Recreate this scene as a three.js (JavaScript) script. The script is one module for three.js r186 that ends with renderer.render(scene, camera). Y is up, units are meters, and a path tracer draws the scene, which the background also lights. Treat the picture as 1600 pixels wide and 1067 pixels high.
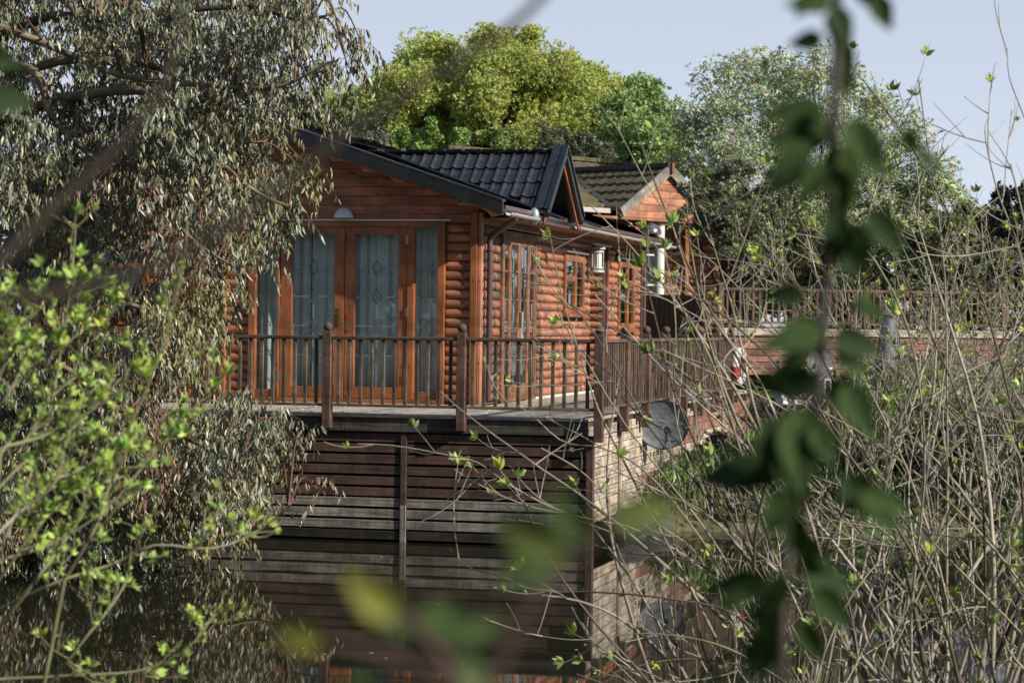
import * as THREE from 'three';
import { mergeGeometries } from 'three/addons/utils/BufferGeometryUtils.js';
import { RoundedBoxGeometry } from 'three/addons/geometries/RoundedBoxGeometry.js';

// ------------------------------------------------------------------ camera, sky, sun, exposure
const W = 1600, HH = 1067, FPX = 3600, EYE = 2.365;
const ROLL = 0.7 * Math.PI / 180, PITCH = Math.atan(25.5 / FPX);
const scene = new THREE.Scene();
const camera = new THREE.PerspectiveCamera(2 * Math.atan(HH / 2 / FPX) * 180 / Math.PI, W / HH, 0.1, 600);
camera.position.set(0, EYE, 0);
camera.rotation.order = 'YXZ';
camera.rotation.set(-PITCH, 0, ROLL);
camera.focus = 19; camera.userData.fStop = 6;
const renderer = new THREE.WebGLRenderer();
renderer.toneMapping = THREE.LinearToneMapping;
renderer.toneMappingExposure = 1.55;
renderer.shadowMap.enabled = true;

const ANG = 14.04 * Math.PI / 180;                       // how far the lodge is turned
const sunDir = new THREE.Vector3(0.897, 0.62, 0.534).normalize();
{
  const w = 512, h = 256, d = new Float32Array(w * h * 4);
  for (let j = 0; j < h; j++) for (let i = 0; i < w; i++) {
    const el = ((j + 0.5) / h - 0.5) * Math.PI, k = (j * w + i) * 4;
    const t = Math.pow(Math.max(0, Math.sin(el)), 0.47);
    const a = [0.574, 0.627, 0.688], b = [0.060, 0.114, 0.245], g = [0.071, 0.067, 0.050];
    for (let c = 0; c < 3; c++) d[k + c] = el >= 0 ? a[c] + (b[c] - a[c]) * t : g[c];
    d[k + 3] = 1;
  }
  const sky = new THREE.DataTexture(d, w, h, THREE.RGBAFormat, THREE.FloatType);
  sky.mapping = THREE.EquirectangularReflectionMapping; sky.magFilter = THREE.LinearFilter; sky.needsUpdate = true;
  scene.background = sky; scene.environment = sky;
}
const sun = new THREE.DirectionalLight(new THREE.Color(1, 0.93, 0.82), 5);
sun.position.copy(sunDir).multiplyScalar(90).add(new THREE.Vector3(0, 0, -30));
sun.target.position.set(0, 0, -30); scene.add(sun, sun.target);
sun.castShadow = true; sun.shadow.radius = 1; sun.shadow.mapSize.set(4096, 4096);
Object.assign(sun.shadow.camera, { left: -60, right: 60, top: 60, bottom: -60, near: 1, far: 220 });

// ------------------------------------------------------------------ helpers
const V3 = (x, y, z) => new THREE.Vector3(x, y, z);
function rng(seed) { let a = seed >>> 0; return () => { a = (a + 0x6D2B79F5) >>> 0; let t = a; t = Math.imul(t ^ (t >>> 15), t | 1); t ^= t + Math.imul(t ^ (t >>> 7), t | 61); return ((t ^ (t >>> 14)) >>> 0) / 4294967296; }; }
const lerp = (a, b, t) => a + (b - a) * t, clamp = (x, a, b) => Math.min(b, Math.max(a, x));
const smooth = (a, b, x) => { const t = clamp((x - a) / (b - a), 0, 1); return t * t * (3 - 2 * t); };
// the point seen in direction (px, py) of the photograph, at a real distance along the view
function at(px, py, depth) {
  const dx = px - W / 2, dy = py - HH / 2, c = Math.cos(ROLL), s = Math.sin(ROLL);
  const a = dx * c + dy * s, b = -dx * s + dy * c, cp = Math.cos(PITCH), sp = Math.sin(PITCH);
  const y = -b * cp - FPX * sp, z = b * sp - FPX * cp;
  return V3(a, y, z).multiplyScalar(depth / -z).add(V3(0, EYE, 0));
}
const HOUSE = V3(-0.4216, 1.38, -28.2124);
const Ux = V3(Math.cos(ANG), 0, Math.sin(ANG)), Vx = V3(Math.sin(ANG), 0, -Math.cos(ANG));
const fromHouse = (u, y, z) => HOUSE.clone().addScaledVector(Ux, u).addScaledVector(Vx, -z).add(V3(0, y, 0));

const names = new Map();
function numbered(n) { const k = names.get(n) || 0; names.set(n, k + 1); return k ? n + '_' + String(k).padStart(3, '0') : n; }
function tag(o, label, category, group, kind) { if (label) o.userData.label = label; if (category) o.userData.category = category; if (group) o.userData.group = group; if (kind) o.userData.kind = kind; return o; }
function thing(name, label, category, pos, turn = 0, group) {
  const o = new THREE.Group(); o.name = numbered(name); o.position.copy(pos); o.rotation.y = turn; scene.add(o);
  return tag(o, label, category, group);
}
// a thing in the lodge's frame: x along the front, z towards the camera
const houseThing = (name, label, category, u, y, z, group) => thing(name, label, category, fromHouse(u, y, z), -ANG, group);
function mesh(name, geo, mat, parent, x = 0, y = 0, z = 0) { const m = new THREE.Mesh(geo, mat); m.name = name; m.position.set(x, y, z); (parent || scene).add(m); return m; }

// noise
function hash2(x, y, s) { let h = Math.imul(x, 374761393) ^ Math.imul(y, 668265263) ^ Math.imul(s, 2147483647); h = Math.imul(h ^ (h >>> 13), 1274126177); return ((h ^ (h >>> 16)) >>> 0) / 4294967296; }
function vnoise(x, y, px, py, s) {
  const x0 = Math.floor(x), y0 = Math.floor(y), fx = x - x0, fy = y - y0, m = (a, b) => ((a % b) + b) % b;
  const g = (i, j) => hash2(m(x0 + i, px), m(y0 + j, py), s), u = fx * fx * (3 - 2 * fx), v = fy * fy * (3 - 2 * fy);
  return lerp(lerp(g(0, 0), g(1, 0), u), lerp(g(0, 1), g(1, 1), u), v);
}
function fbm(x, y, cx, cy, s, o = 4) { let a = 0, k = 0.5, t = 0; for (let i = 0; i < o; i++) { a += k * vnoise(x * cx, y * cy, cx, cy, s + i); t += k; k *= 0.5; cx *= 2; cy *= 2; } return a / t; }
function tex(w, h, fn, srgb = true) {
  const d = new Uint8Array(w * h * 4);
  for (let j = 0; j < h; j++) for (let i = 0; i < w; i++) { const c = fn(i / w, j / h), k = (j * w + i) * 4; for (let q = 0; q < 3; q++) d[k + q] = clamp(Math.round((c.length ? c[q] : c) * 255), 0, 255); d[k + 3] = 255; }
  const t = new THREE.DataTexture(d, w, h, THREE.RGBAFormat); t.wrapS = t.wrapT = THREE.RepeatWrapping; t.magFilter = THREE.LinearFilter; t.minFilter = THREE.LinearMipmapLinearFilter; t.generateMipmaps = true;
  if (srgb) t.colorSpace = THREE.SRGBColorSpace; t.needsUpdate = true; return t;
}
// maps tile once per metre; u runs along the grain
const grainMap = tex(512, 512, (x, y) => { const g = fbm(x, y, 3, 48, 1, 4), b = fbm(x, y, 4, 6, 9, 3), f = fbm(x, y, 12, 160, 4, 2), kn = smooth(0.72, 0.82, fbm(x, y, 9, 20, 15, 2)), dirt = smooth(0.5, 0.75, fbm(x, y, 7, 3, 17, 4)); const k = clamp(0.54 + 0.28 * g + 0.36 * (b - 0.3) + 0.1 * f, 0, 1) * (1 - 0.4 * kn); return [k * (1 - 0.14 * dirt), k * (1 - 0.10 * dirt), k * (1 - 0.04 * dirt)]; });
const weatherMap = tex(512, 512, (x, y) => {
  const g = fbm(x, y, 3, 60, 21, 4), b = fbm(x, y, 5, 7, 29, 4), f = fbm(x, y, 8, 150, 24, 2), crack = fbm(x, y, 2, 90, 33, 2) > 0.72 ? 0.55 : 1;
  const st = fbm(x, y, 26, 5, 41, 4), sp = fbm(x, y, 70, 70, 47, 2); const k = clamp(0.55 + 0.34 * g + 0.55 * (b - 0.45) + 0.12 * f + 0.4 * (st - 0.5) + (sp > 0.8 ? 0.25 : 0), 0.12, 1) * lerp(1, crack, 0.75); const w = clamp((b - 0.45) * 2.2, 0, 1); return [k, k * lerp(0.99, 0.95, w), k * lerp(0.97, 0.88, w)];
});
const flakeMap = tex(512, 512, (x, y) => {       // varnish weathered off in upright blotches
  const n = fbm(x, y, 14, 5, 51, 4), m = fbm(x, y, 5, 4, 57, 3), g = fbm(x, y, 40, 6, 58, 3), k = smooth(0.44, 0.56, n * 0.62 + m * 0.42), s = 0.7 + 0.4 * g;
  return [lerp(0.98, 0.50, k) * s, lerp(0.96, 0.70, k) * s, lerp(0.95, 0.86, k) * s].map((v) => clamp(v, 0, 1));
});
const roofMap = tex(512, 512, (x, y) => { const b = fbm(x, y, 6, 6, 71, 4), f = fbm(x, y, 60, 60, 77, 3), li = smooth(0.68, 0.76, fbm(x, y, 22, 22, 79, 3)), k = clamp(0.5 + 0.4 * b + 0.3 * (f - 0.5), 0, 1); return [lerp(k, 0.96, li * 0.7), lerp(k, 0.97, li * 0.7), lerp(k, 0.86, li * 0.7)]; });
const droppingMap = tex(512, 256, (x, y) => { const b = fbm(x, y, 6, 6, 71, 4), sp = fbm(x, y, 28, 14, 171, 3) > 0.675 ? 1 : 0; return sp ? 0.98 : clamp(0.2 + 0.13 * b, 0, 1); });
const mossMap = tex(512, 512, (x, y) => { const b = fbm(x, y, 8, 8, 81, 5), f = fbm(x, y, 50, 50, 87, 3), m = smooth(0.42, 0.6, b); const s = 0.6 + 0.5 * f; return [lerp(0.52, 0.66, m) * s, lerp(0.48, 0.63, m) * s, lerp(0.42, 0.40, m) * s]; });
const barkMap = tex(256, 512, (x, y) => { const b = fbm(x, y, 8, 5, 91, 4), f = fbm(x, y, 30, 14, 95, 3); const k = clamp(0.45 + 0.5 * b + 0.3 * (f - 0.5), 0, 1), l = fbm(x, y, 9, 12, 99, 3) > 0.62 ? 1 : 0; return [k * (l ? 1 : 0.95), k * (l ? 1 : 0.9), k * (l ? 0.72 : 0.8)]; });
const stemMap = tex(256, 512, (x, y) => { const b = fbm(x, y, 6, 8, 191, 4), f = fbm(x, y, 24, 30, 195, 3), k = clamp(0.62 + 0.36 * b + 0.25 * (f - 0.5), 0, 1), l = fbm(x, y, 7, 16, 199, 3) > 0.66; return l ? [k, k * 0.98, k * 0.7] : [k, k * 0.97, k * 0.92]; });
const groundMap = tex(1024, 1024, (x, y) => { const b = fbm(x, y, 7, 7, 101, 5), f = fbm(x, y, 90, 90, 107, 3), m = smooth(0.42, 0.58, b), s = 0.55 + 0.7 * f; return [lerp(0.42, 0.36, m) * s, lerp(0.40, 0.46, m) * s, lerp(0.27, 0.20, m) * s]; });
const fabricMap = tex(256, 256, (x, y) => { const b = fbm(x, y, 10, 4, 121, 3), f = fbm(x, y, 120, 90, 125, 2); return clamp(0.72 + 0.2 * b + 0.15 * (f - 0.5), 0, 1); });
const bumpWood = tex(512, 512, (x, y) => clamp(fbm(x, y, 4, 90, 131, 4), 0, 1), false);

const lin = (r, g, b) => new THREE.Color().setRGB(r, g, b);
function mat(c, rough = 0.8, map, extra = {}) { return new THREE.MeshPhysicalMaterial({ color: c, roughness: rough, map: map || null, side: THREE.DoubleSide, ...extra }); }
const wood = (r, g, b, rough = 0.6, map = grainMap, bs = 0.0005) => mat(lin(r, g, b), rough, map, { bumpMap: bumpWood, bumpScale: bs });
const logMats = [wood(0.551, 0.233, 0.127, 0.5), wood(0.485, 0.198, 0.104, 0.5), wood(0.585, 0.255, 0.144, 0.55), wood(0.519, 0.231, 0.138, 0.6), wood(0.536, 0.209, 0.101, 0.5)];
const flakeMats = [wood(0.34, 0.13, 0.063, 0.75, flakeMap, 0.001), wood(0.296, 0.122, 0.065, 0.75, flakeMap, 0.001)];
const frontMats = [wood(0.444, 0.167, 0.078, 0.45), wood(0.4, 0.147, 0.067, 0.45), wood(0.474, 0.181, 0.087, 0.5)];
const gableMat = wood(0.414, 0.152, 0.07, 0.55);
const frameMat = wood(0.37, 0.126, 0.041, 0.38), frameDarkMat = wood(0.355, 0.12, 0.039, 0.4);
const flakeFrame = wood(0.252, 0.115, 0.056, 0.75, weatherMap, 0.0009);
const bargeMat = wood(0.52, 0.20, 0.095, 0.55), friezeMat = wood(0.37, 0.148, 0.074, 0.6);
const railMat = wood(0.092, 0.065, 0.043, 0.75, weatherMap, 0.0009), postMat = wood(0.115, 0.059, 0.044, 0.72, weatherMap, 0.0009), balMat = wood(0.141, 0.104, 0.067, 0.75, weatherMap, 0.0009);
const deckMats = [wood(0.474, 0.429, 0.37, 0.85, weatherMap, 0.0009), wood(0.518, 0.466, 0.4, 0.85, weatherMap, 0.0009), wood(0.422, 0.385, 0.333, 0.85, weatherMap, 0.0009)];
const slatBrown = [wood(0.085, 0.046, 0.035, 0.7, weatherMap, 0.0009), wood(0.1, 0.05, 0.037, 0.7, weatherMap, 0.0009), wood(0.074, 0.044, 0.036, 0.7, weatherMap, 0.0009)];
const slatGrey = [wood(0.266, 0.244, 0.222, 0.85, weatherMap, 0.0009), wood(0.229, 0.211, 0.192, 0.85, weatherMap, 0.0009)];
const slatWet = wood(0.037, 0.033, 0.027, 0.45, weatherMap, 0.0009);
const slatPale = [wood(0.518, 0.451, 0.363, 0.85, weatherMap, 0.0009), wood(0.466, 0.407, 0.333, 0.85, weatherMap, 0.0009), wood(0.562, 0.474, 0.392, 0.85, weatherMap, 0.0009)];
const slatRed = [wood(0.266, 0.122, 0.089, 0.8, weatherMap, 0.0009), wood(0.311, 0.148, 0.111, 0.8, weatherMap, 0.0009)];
const fasciaMat = wood(0.074, 0.063, 0.056, 0.8, weatherMap, 0.0009);
const tileMats = [mat(lin(0.041, 0.042, 0.047), 0.36, roofMap), mat(lin(0.048, 0.049, 0.054), 0.4, roofMap), mat(lin(0.035, 0.036, 0.041), 0.34, roofMap)];
const vergeMat = mat(lin(0.018, 0.022, 0.025), 0.38, roofMap), ridgeMat = mat(lin(0.37, 0.377, 0.4), 0.5, droppingMap);
const mossTile = mat(lin(0.311, 0.296, 0.244), 0.9, mossMap), mossDark = mat(lin(0.052, 0.05, 0.044), 0.7, roofMap);
const pvcBrown = mat(lin(0.081, 0.041, 0.037), 0.35), gutterMat = mat(lin(0.385, 0.34, 0.326), 0.4), white = mat(lin(0.533, 0.533, 0.518), 0.45), chrome = mat(lin(0.444, 0.444, 0.429), 0.3, null, { metalness: 1 });
const glass = mat(lin(0.93, 0.97, 0.96), 0, null, { transmission: 1, thickness: 0, ior: 1.5 });
const leadMat = mat(lin(0.222, 0.237, 0.244), 0.4, null, { metalness: 0.4 });
const darkLead = mat(lin(0.052, 0.059, 0.063), 0.5);
const brass = mat(lin(0.407, 0.296, 0.118), 0.3, null, { metalness: 1 });
const curtainMat = mat(lin(0.70, 0.76, 0.77), 0.95, fabricMap);
const innerMat = mat(lin(0.104, 0.089, 0.074), 0.9), shadeBlack = mat(lin(0.015, 0.013, 0.012), 0.95);  // near-black colour standing in for the shade below the decks
const barkGum = mat(lin(0.37, 0.318, 0.266), 0.85, barkMap), barkDark = mat(lin(0.118, 0.092, 0.07), 0.9, barkMap), twigRed = mat(lin(0.192, 0.096, 0.063), 0.7, barkMap);
const stemMats = [mat(lin(0.444, 0.422, 0.385), 0.8, stemMap), mat(lin(0.326, 0.303, 0.274), 0.8, stemMap), mat(lin(0.326, 0.311, 0.229), 0.8, stemMap), mat(lin(0.126, 0.104, 0.081), 0.8, stemMap), mat(lin(0.252, 0.266, 0.148), 0.8, stemMap)];
const leafMat = (rough = 0.6, tr = 0) => mat(lin(1, 1, 1), rough, null, tr ? { transmission: tr, thickness: 0 } : {});

// geometry
class MB {
  constructor() { this.p = []; this.n = []; this.t = []; this.i = []; }
  vert(p, n, u, v) { this.p.push(p.x, p.y, p.z); this.n.push(n.x, n.y, n.z); this.t.push(u, v); return this.p.length / 3 - 1; }
  tube(pts, r0, r1, sides = 5, cap = true) {
    const n = pts.length; let len = 0, nor = null; const base = this.p.length / 3;
    const T = V3(0, 0, 0), B = V3(0, 0, 0);
    for (let k = 0; k < n; k++) {
      T.copy(pts[Math.min(n - 1, k + 1)]).sub(pts[Math.max(0, k - 1)]).normalize();
      if (!nor) { nor = Math.abs(T.y) < 0.9 ? V3(0, 1, 0) : V3(1, 0, 0); }
      nor.addScaledVector(T, -nor.dot(T)).normalize(); B.crossVectors(T, nor);
      if (k) len += pts[k].distanceTo(pts[k - 1]);
      const t = k / (n - 1), r = lerp(r0, r1, t);
      for (let s = 0; s <= sides; s++) { const a = s / sides * Math.PI * 2, N = nor.clone().multiplyScalar(Math.cos(a)).addScaledVector(B, Math.sin(a)); this.vert(pts[k].clone().addScaledVector(N, r), N, s / sides * 0.3, len); }
    }
    for (let k = 0; k < n - 1; k++) for (let s = 0; s < sides; s++) { const a = base + k * (sides + 1) + s, b = a + sides + 1; this.i.push(a, b, a + 1, a + 1, b, b + 1); }
    if (cap) { const e = base + (n - 1) * (sides + 1), c = this.vert(pts[n - 1], T, 0, len); for (let s = 0; s < sides; s++) this.i.push(e + s, c, e + s + 1); }
    return this;
  }
  geo() {
    const P = this.p, N = this.n, I = this.i;                      // turn every triangle to the side its normals point to
    for (let k = 0; k < I.length; k += 3) {
      const a = I[k] * 3, b = I[k + 1] * 3, c = I[k + 2] * 3, ux = P[b] - P[a], uy = P[b + 1] - P[a + 1], uz = P[b + 2] - P[a + 2], vx = P[c] - P[a], vy = P[c + 1] - P[a + 1], vz = P[c + 2] - P[a + 2];
      if ((uy * vz - uz * vy) * (N[a] + N[b] + N[c]) + (uz * vx - ux * vz) * (N[a + 1] + N[b + 1] + N[c + 1]) + (ux * vy - uy * vx) * (N[a + 2] + N[b + 2] + N[c + 2]) < 0) { const q = I[k + 1]; I[k + 1] = I[k + 2]; I[k + 2] = q; }
    }
    const g = new THREE.BufferGeometry(); g.setAttribute('position', new THREE.Float32BufferAttribute(this.p, 3)); g.setAttribute('normal', new THREE.Float32BufferAttribute(this.n, 3)); g.setAttribute('uv', new THREE.Float32BufferAttribute(this.t, 2)); g.setIndex(this.i); return g; }
}
function curve(pts, n) { const c = new THREE.CatmullRomCurve3(pts, false, 'centripetal'); return c.getPoints(n); }
// uv in metres with the grain along the longest side; off shifts the pattern
function metreUV(g, off = 0, grain) {
  g.computeBoundingBox(); const s = g.boundingBox.getSize(V3(0, 0, 0)), d = [s.x, s.y, s.z]; const G = grain ?? d.indexOf(Math.max(...d));
  const P = g.attributes.position, N = g.attributes.normal, uv = new Float32Array(P.count * 2);
  for (let k = 0; k < P.count; k++) {
    const p = [P.getX(k), P.getY(k), P.getZ(k)], n = [Math.abs(N.getX(k)), Math.abs(N.getY(k)), Math.abs(N.getZ(k))], f = n.indexOf(Math.max(...n));
    const ax = [0, 1, 2].filter((q) => q !== f); let a = ax[0], b = ax[1]; if (b === G) { [a, b] = [b, a]; }
    uv[2 * k] = p[a] + off * 0.37; uv[2 * k + 1] = p[b] + off * 0.173 + (f === 1 ? 0.3 : 0);
  }
  g.setAttribute('uv', new THREE.BufferAttribute(uv, 2)); return g;
}
const cache = new Map();
function box(w, h, d, variant = 0, grain) { const k = ['b', w.toFixed(4), h.toFixed(4), d.toFixed(4), variant, grain].join(); if (!cache.has(k)) cache.set(k, metreUV(new THREE.BoxGeometry(w, h, d), variant, grain)); return cache.get(k); }
function rbox(w, h, d, r = 0.006, variant = 0) { const k = ['r', w.toFixed(4), h.toFixed(4), d.toFixed(4), r, variant].join(); if (!cache.has(k)) cache.set(k, metreUV(new RoundedBoxGeometry(w, h, d, 1, r), variant)); return cache.get(k); }
// half-round log of length L along x, its back on z = 0, its underside on y = 0
function logGeo(L, h = 0.116, bulge = 0.034, variant = 0) {
  const key = ['log', L.toFixed(3), h, bulge, variant].join(); if (cache.has(key)) return cache.get(key);
  const b = new MB(), n = 7, e = Math.min(0.03, L * 0.2), rings = [[0, 0.25], [e * 0.5, 0.8], [e, 1], [L - e, 1], [L - e * 0.5, 0.8], [L, 0.25]];
  for (const [x, k] of rings) for (let j = 0; j <= n; j++) {
    const t = j / n, a = lerp(-1.25, 1.25, t), y = h * t, z = 0.006 + bulge * k * Math.pow(Math.max(0, Math.sin(Math.PI * t)), 0.55);
    b.vert(V3(x, y, z), V3(0, Math.sin(a), Math.cos(a)), x + variant * 0.31, y + variant * 0.217);
  }
  for (let r = 0; r < rings.length - 1; r++) for (let j = 0; j < n; j++) { const a = r * (n + 1) + j, c = a + n + 1; b.i.push(a, c, a + 1, a + 1, c, c + 1); }
  const g = b.geo(); cache.set(key, g); return g;
}
function shapeGeo(pts, depth) { const s = new THREE.Shape(pts.map(([x, y]) => new THREE.Vector2(x, y))); const g = new THREE.ExtrudeGeometry(s, { depth, bevelEnabled: false }); return metreUV(g, 0, 0); }
// a beam from a to b with the section w (sideways) x h (upwards)
function beam(a, b, w, h) {
  const d = b.clone().sub(a), L = d.length(); const g = new THREE.BoxGeometry(L, h, w); metreUV(g, L, 0);
  const x = d.normalize(), z = V3(0, 1, 0).cross(x); if (z.length() < 1e-4) z.set(0, 0, 1); z.normalize(); z.negate(); const y = z.clone().cross(x);
  g.applyMatrix4(new THREE.Matrix4().makeBasis(x, y, z)); g.translate((a.x + b.x) / 2, (a.y + b.y) / 2, (a.z + b.z) / 2); return g;
}
function instanced(name, geo, material, mats, cols, parent) {
  const m = new THREE.InstancedMesh(geo, material, mats.length); m.name = name;
  mats.forEach((q, k) => { m.setMatrixAt(k, q); if (cols) m.setColorAt(k, cols[k]); });
  m.userData.kind = 'stuff'; (parent || scene).add(m); return m;
}
function leafGeo(len, wid, droop = 0.15, fold = 0.2, belly = 0.4) {      // along +y, facing +z, 10 triangles
  const st = [[0, 0.06], [0.16, 0.62], [belly, 1], [0.72, 0.62], [1, 0]], p = [], idx = [];
  st.forEach(([t, w]) => { const z = -droop * len * t * t, x = wid / 2 * w; p.push(-x, t * len, z + fold * x, 0, t * len, z, x, t * len, z + fold * x); });
  for (let k = 0; k < st.length - 1; k++) { const a = k * 3, b = a + 3; idx.push(a, a + 1, b + 1, a, b + 1, b, a + 1, a + 2, b + 2, a + 1, b + 2, b + 1); }
  const g = new THREE.BufferGeometry(); g.setAttribute('position', new THREE.Float32BufferAttribute(p, 3)); g.setIndex(idx);
  g.setAttribute('uv', new THREE.Float32BufferAttribute(p.flatMap((v, k) => (k % 3 === 2 ? [] : [v * 10])), 2)); g.computeVertexNormals(); return g;
}
const Q = new THREE.Quaternion(), UP = V3(0, 1, 0);
function place(p, dir, spin, s, sx = 1) {                                // a leaf at p that points along dir
  const q = new THREE.Quaternion().setFromUnitVectors(UP, dir.clone().normalize()); Q.setFromAxisAngle(UP, spin); q.multiply(Q);
  return new THREE.Matrix4().compose(p, q, V3(s * sx, s, s));
}
const rdir = (R) => { const z = R() * 2 - 1, a = R() * Math.PI * 2, r = Math.sqrt(1 - z * z); return V3(r * Math.cos(a), z, r * Math.sin(a)); };
const vary = (R, c, amt = 0.25) => { const k = 1 + (R() - 0.5) * 2 * amt, h = (R() - 0.5) * amt * 0.5; return lin(c[0] * k * (1 + h), c[1] * k, c[2] * k * (1 - h)); };
function growth(R, p, d, L, n, wander, lift) {
  const pts = [p.clone()], q = p.clone(), dir = d.clone().normalize(); const w = rdir(R);
  for (let k = 0; k < n; k++) { w.addScaledVector(rdir(R), 0.7).normalize(); dir.addScaledVector(w, wander).add(V3(0, lift, 0)).normalize(); q.addScaledVector(dir, L / n); pts.push(q.clone()); }
  return pts;
}
function inPoly(x, y, P) { let c = false; for (let i = 0, j = P.length - 1; i < P.length; j = i++) if ((P[i][1] > y) !== (P[j][1] > y) && x < (P[j][0] - P[i][0]) * (y - P[i][1]) / (P[j][1] - P[i][1]) + P[i][0]) c = !c; return c; }
// ------------------------------------------------------------------ water and ground
{
  const rip = tex(512, 512, (x, y) => fbm(x, y, 4, 6, 301, 3), false); rip.repeat.set(0.25, 0.2);
  const g = new THREE.PlaneGeometry(160, 60, 1, 1); g.rotateX(-Math.PI / 2); metreUV(g);
  const w = mesh('pond_water', g, mat(lin(0.013, 0.0125, 0.007), 0.025, null, { ior: 1.333, bumpMap: rip, bumpScale: 0.0014 }), null, 0, 0, -22);
  tag(w, 'still dark pond water mirroring the slatted wall', 'water', null, 'structure');
}
function houseUV(x, z) { const qx = x - HOUSE.x, qz = z - HOUSE.z; return [qx * Ux.x + qz * Ux.z, qx * Vx.x + qz * Vx.z]; }
function groundY(x, z) {
  const [u, v] = houseUV(x, z); const wob = (vnoise(x * 0.9 + 100, z * 0.9 + 100, 997, 997, 5) - 0.5);
  let zs = lerp(-20, -26.3, smooth(-7.6, -5.9, x)) + wob * 0.7; if (u < 2.3 && u > -8) zs = Math.min(zs, -26.9 - (u < -5.5 ? 0 : 0));
  const d = zs - z; let h;
  if (d < 0) h = -0.7 * smooth(0, 1.5, -d); else h = 0.52 * smooth(0, 0.9, d) + 0.26 * smooth(0.6, 3.2, d);
  if (d > 0) {
    const rise = smooth(5.5, 12.5, d) * 1.02 + smooth(14, 60, d) * 0.6; const out = smooth(2.4, 4.4, u) + smooth(10, 17, v);
    h += rise * clamp(out, 0, 1); if (u < 2.5 && u > -8 && v < 12) h = Math.min(h, 0.66);
    h += wob * 0.1;
  }
  return h;
}
{
  const xs = [], zs = []; for (let x = -260; x < -16; x += 20) xs.push(x); for (let x = -16; x < 26; x += 0.22) xs.push(x); for (let x = 26; x <= 280; x += 18) xs.push(x);
  for (let z = -18; z > -44; z -= 0.22) zs.push(z); for (let z = -44; z > -90; z -= 3) zs.push(z); for (let z = -90; z >= -520; z -= 40) zs.push(z);
  const p = [], t = [], ix = []; zs.forEach((z) => xs.forEach((x) => { p.push(x, groundY(x, z), z); t.push(x / 6, z / 6); }));
  for (let j = 0; j < zs.length - 1; j++) for (let i = 0; i < xs.length - 1; i++) { const a = j * xs.length + i, b = a + xs.length; ix.push(a, a + 1, b, a + 1, b + 1, b); }
  const g = new THREE.BufferGeometry(); g.setAttribute('position', new THREE.Float32BufferAttribute(p, 3)); g.setAttribute('uv', new THREE.Float32BufferAttribute(t, 2)); g.setIndex(ix); g.computeVertexNormals();
  tag(mesh('ground', g, mat(lin(0.55, 0.55, 0.52), 0.95, groundMap)), 'grassy far bank rising behind the pond', 'ground', null, 'structure');
}
function nearY(x, z) { const e = -9.6 - 4.4 * smooth(0.3, 2.2, x) - 1.2 * smooth(0.2, -2.5, x) + (vnoise(x + 50, z + 50, 97, 97, 8) - 0.5) * 0.6; return 0.72 * smooth(0, 11, z - e) - 0.5 * smooth(0, 1, e - z); }
{
  const g = new THREE.PlaneGeometry(80, 44, 150, 100); g.rotateX(-Math.PI / 2); g.translate(0, 0, 5); const P = g.attributes.position;
  for (let k = 0; k < P.count; k++) P.setY(k, nearY(P.getX(k), P.getZ(k))); g.computeVertexNormals(); metreUV(g, 0, 0);
  tag(mesh('near_bank', g, mat(lin(0.5, 0.5, 0.46), 0.95, groundMap)), 'earthy near bank of the pond below the camera', 'ground', null, 'structure');
}
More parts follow.
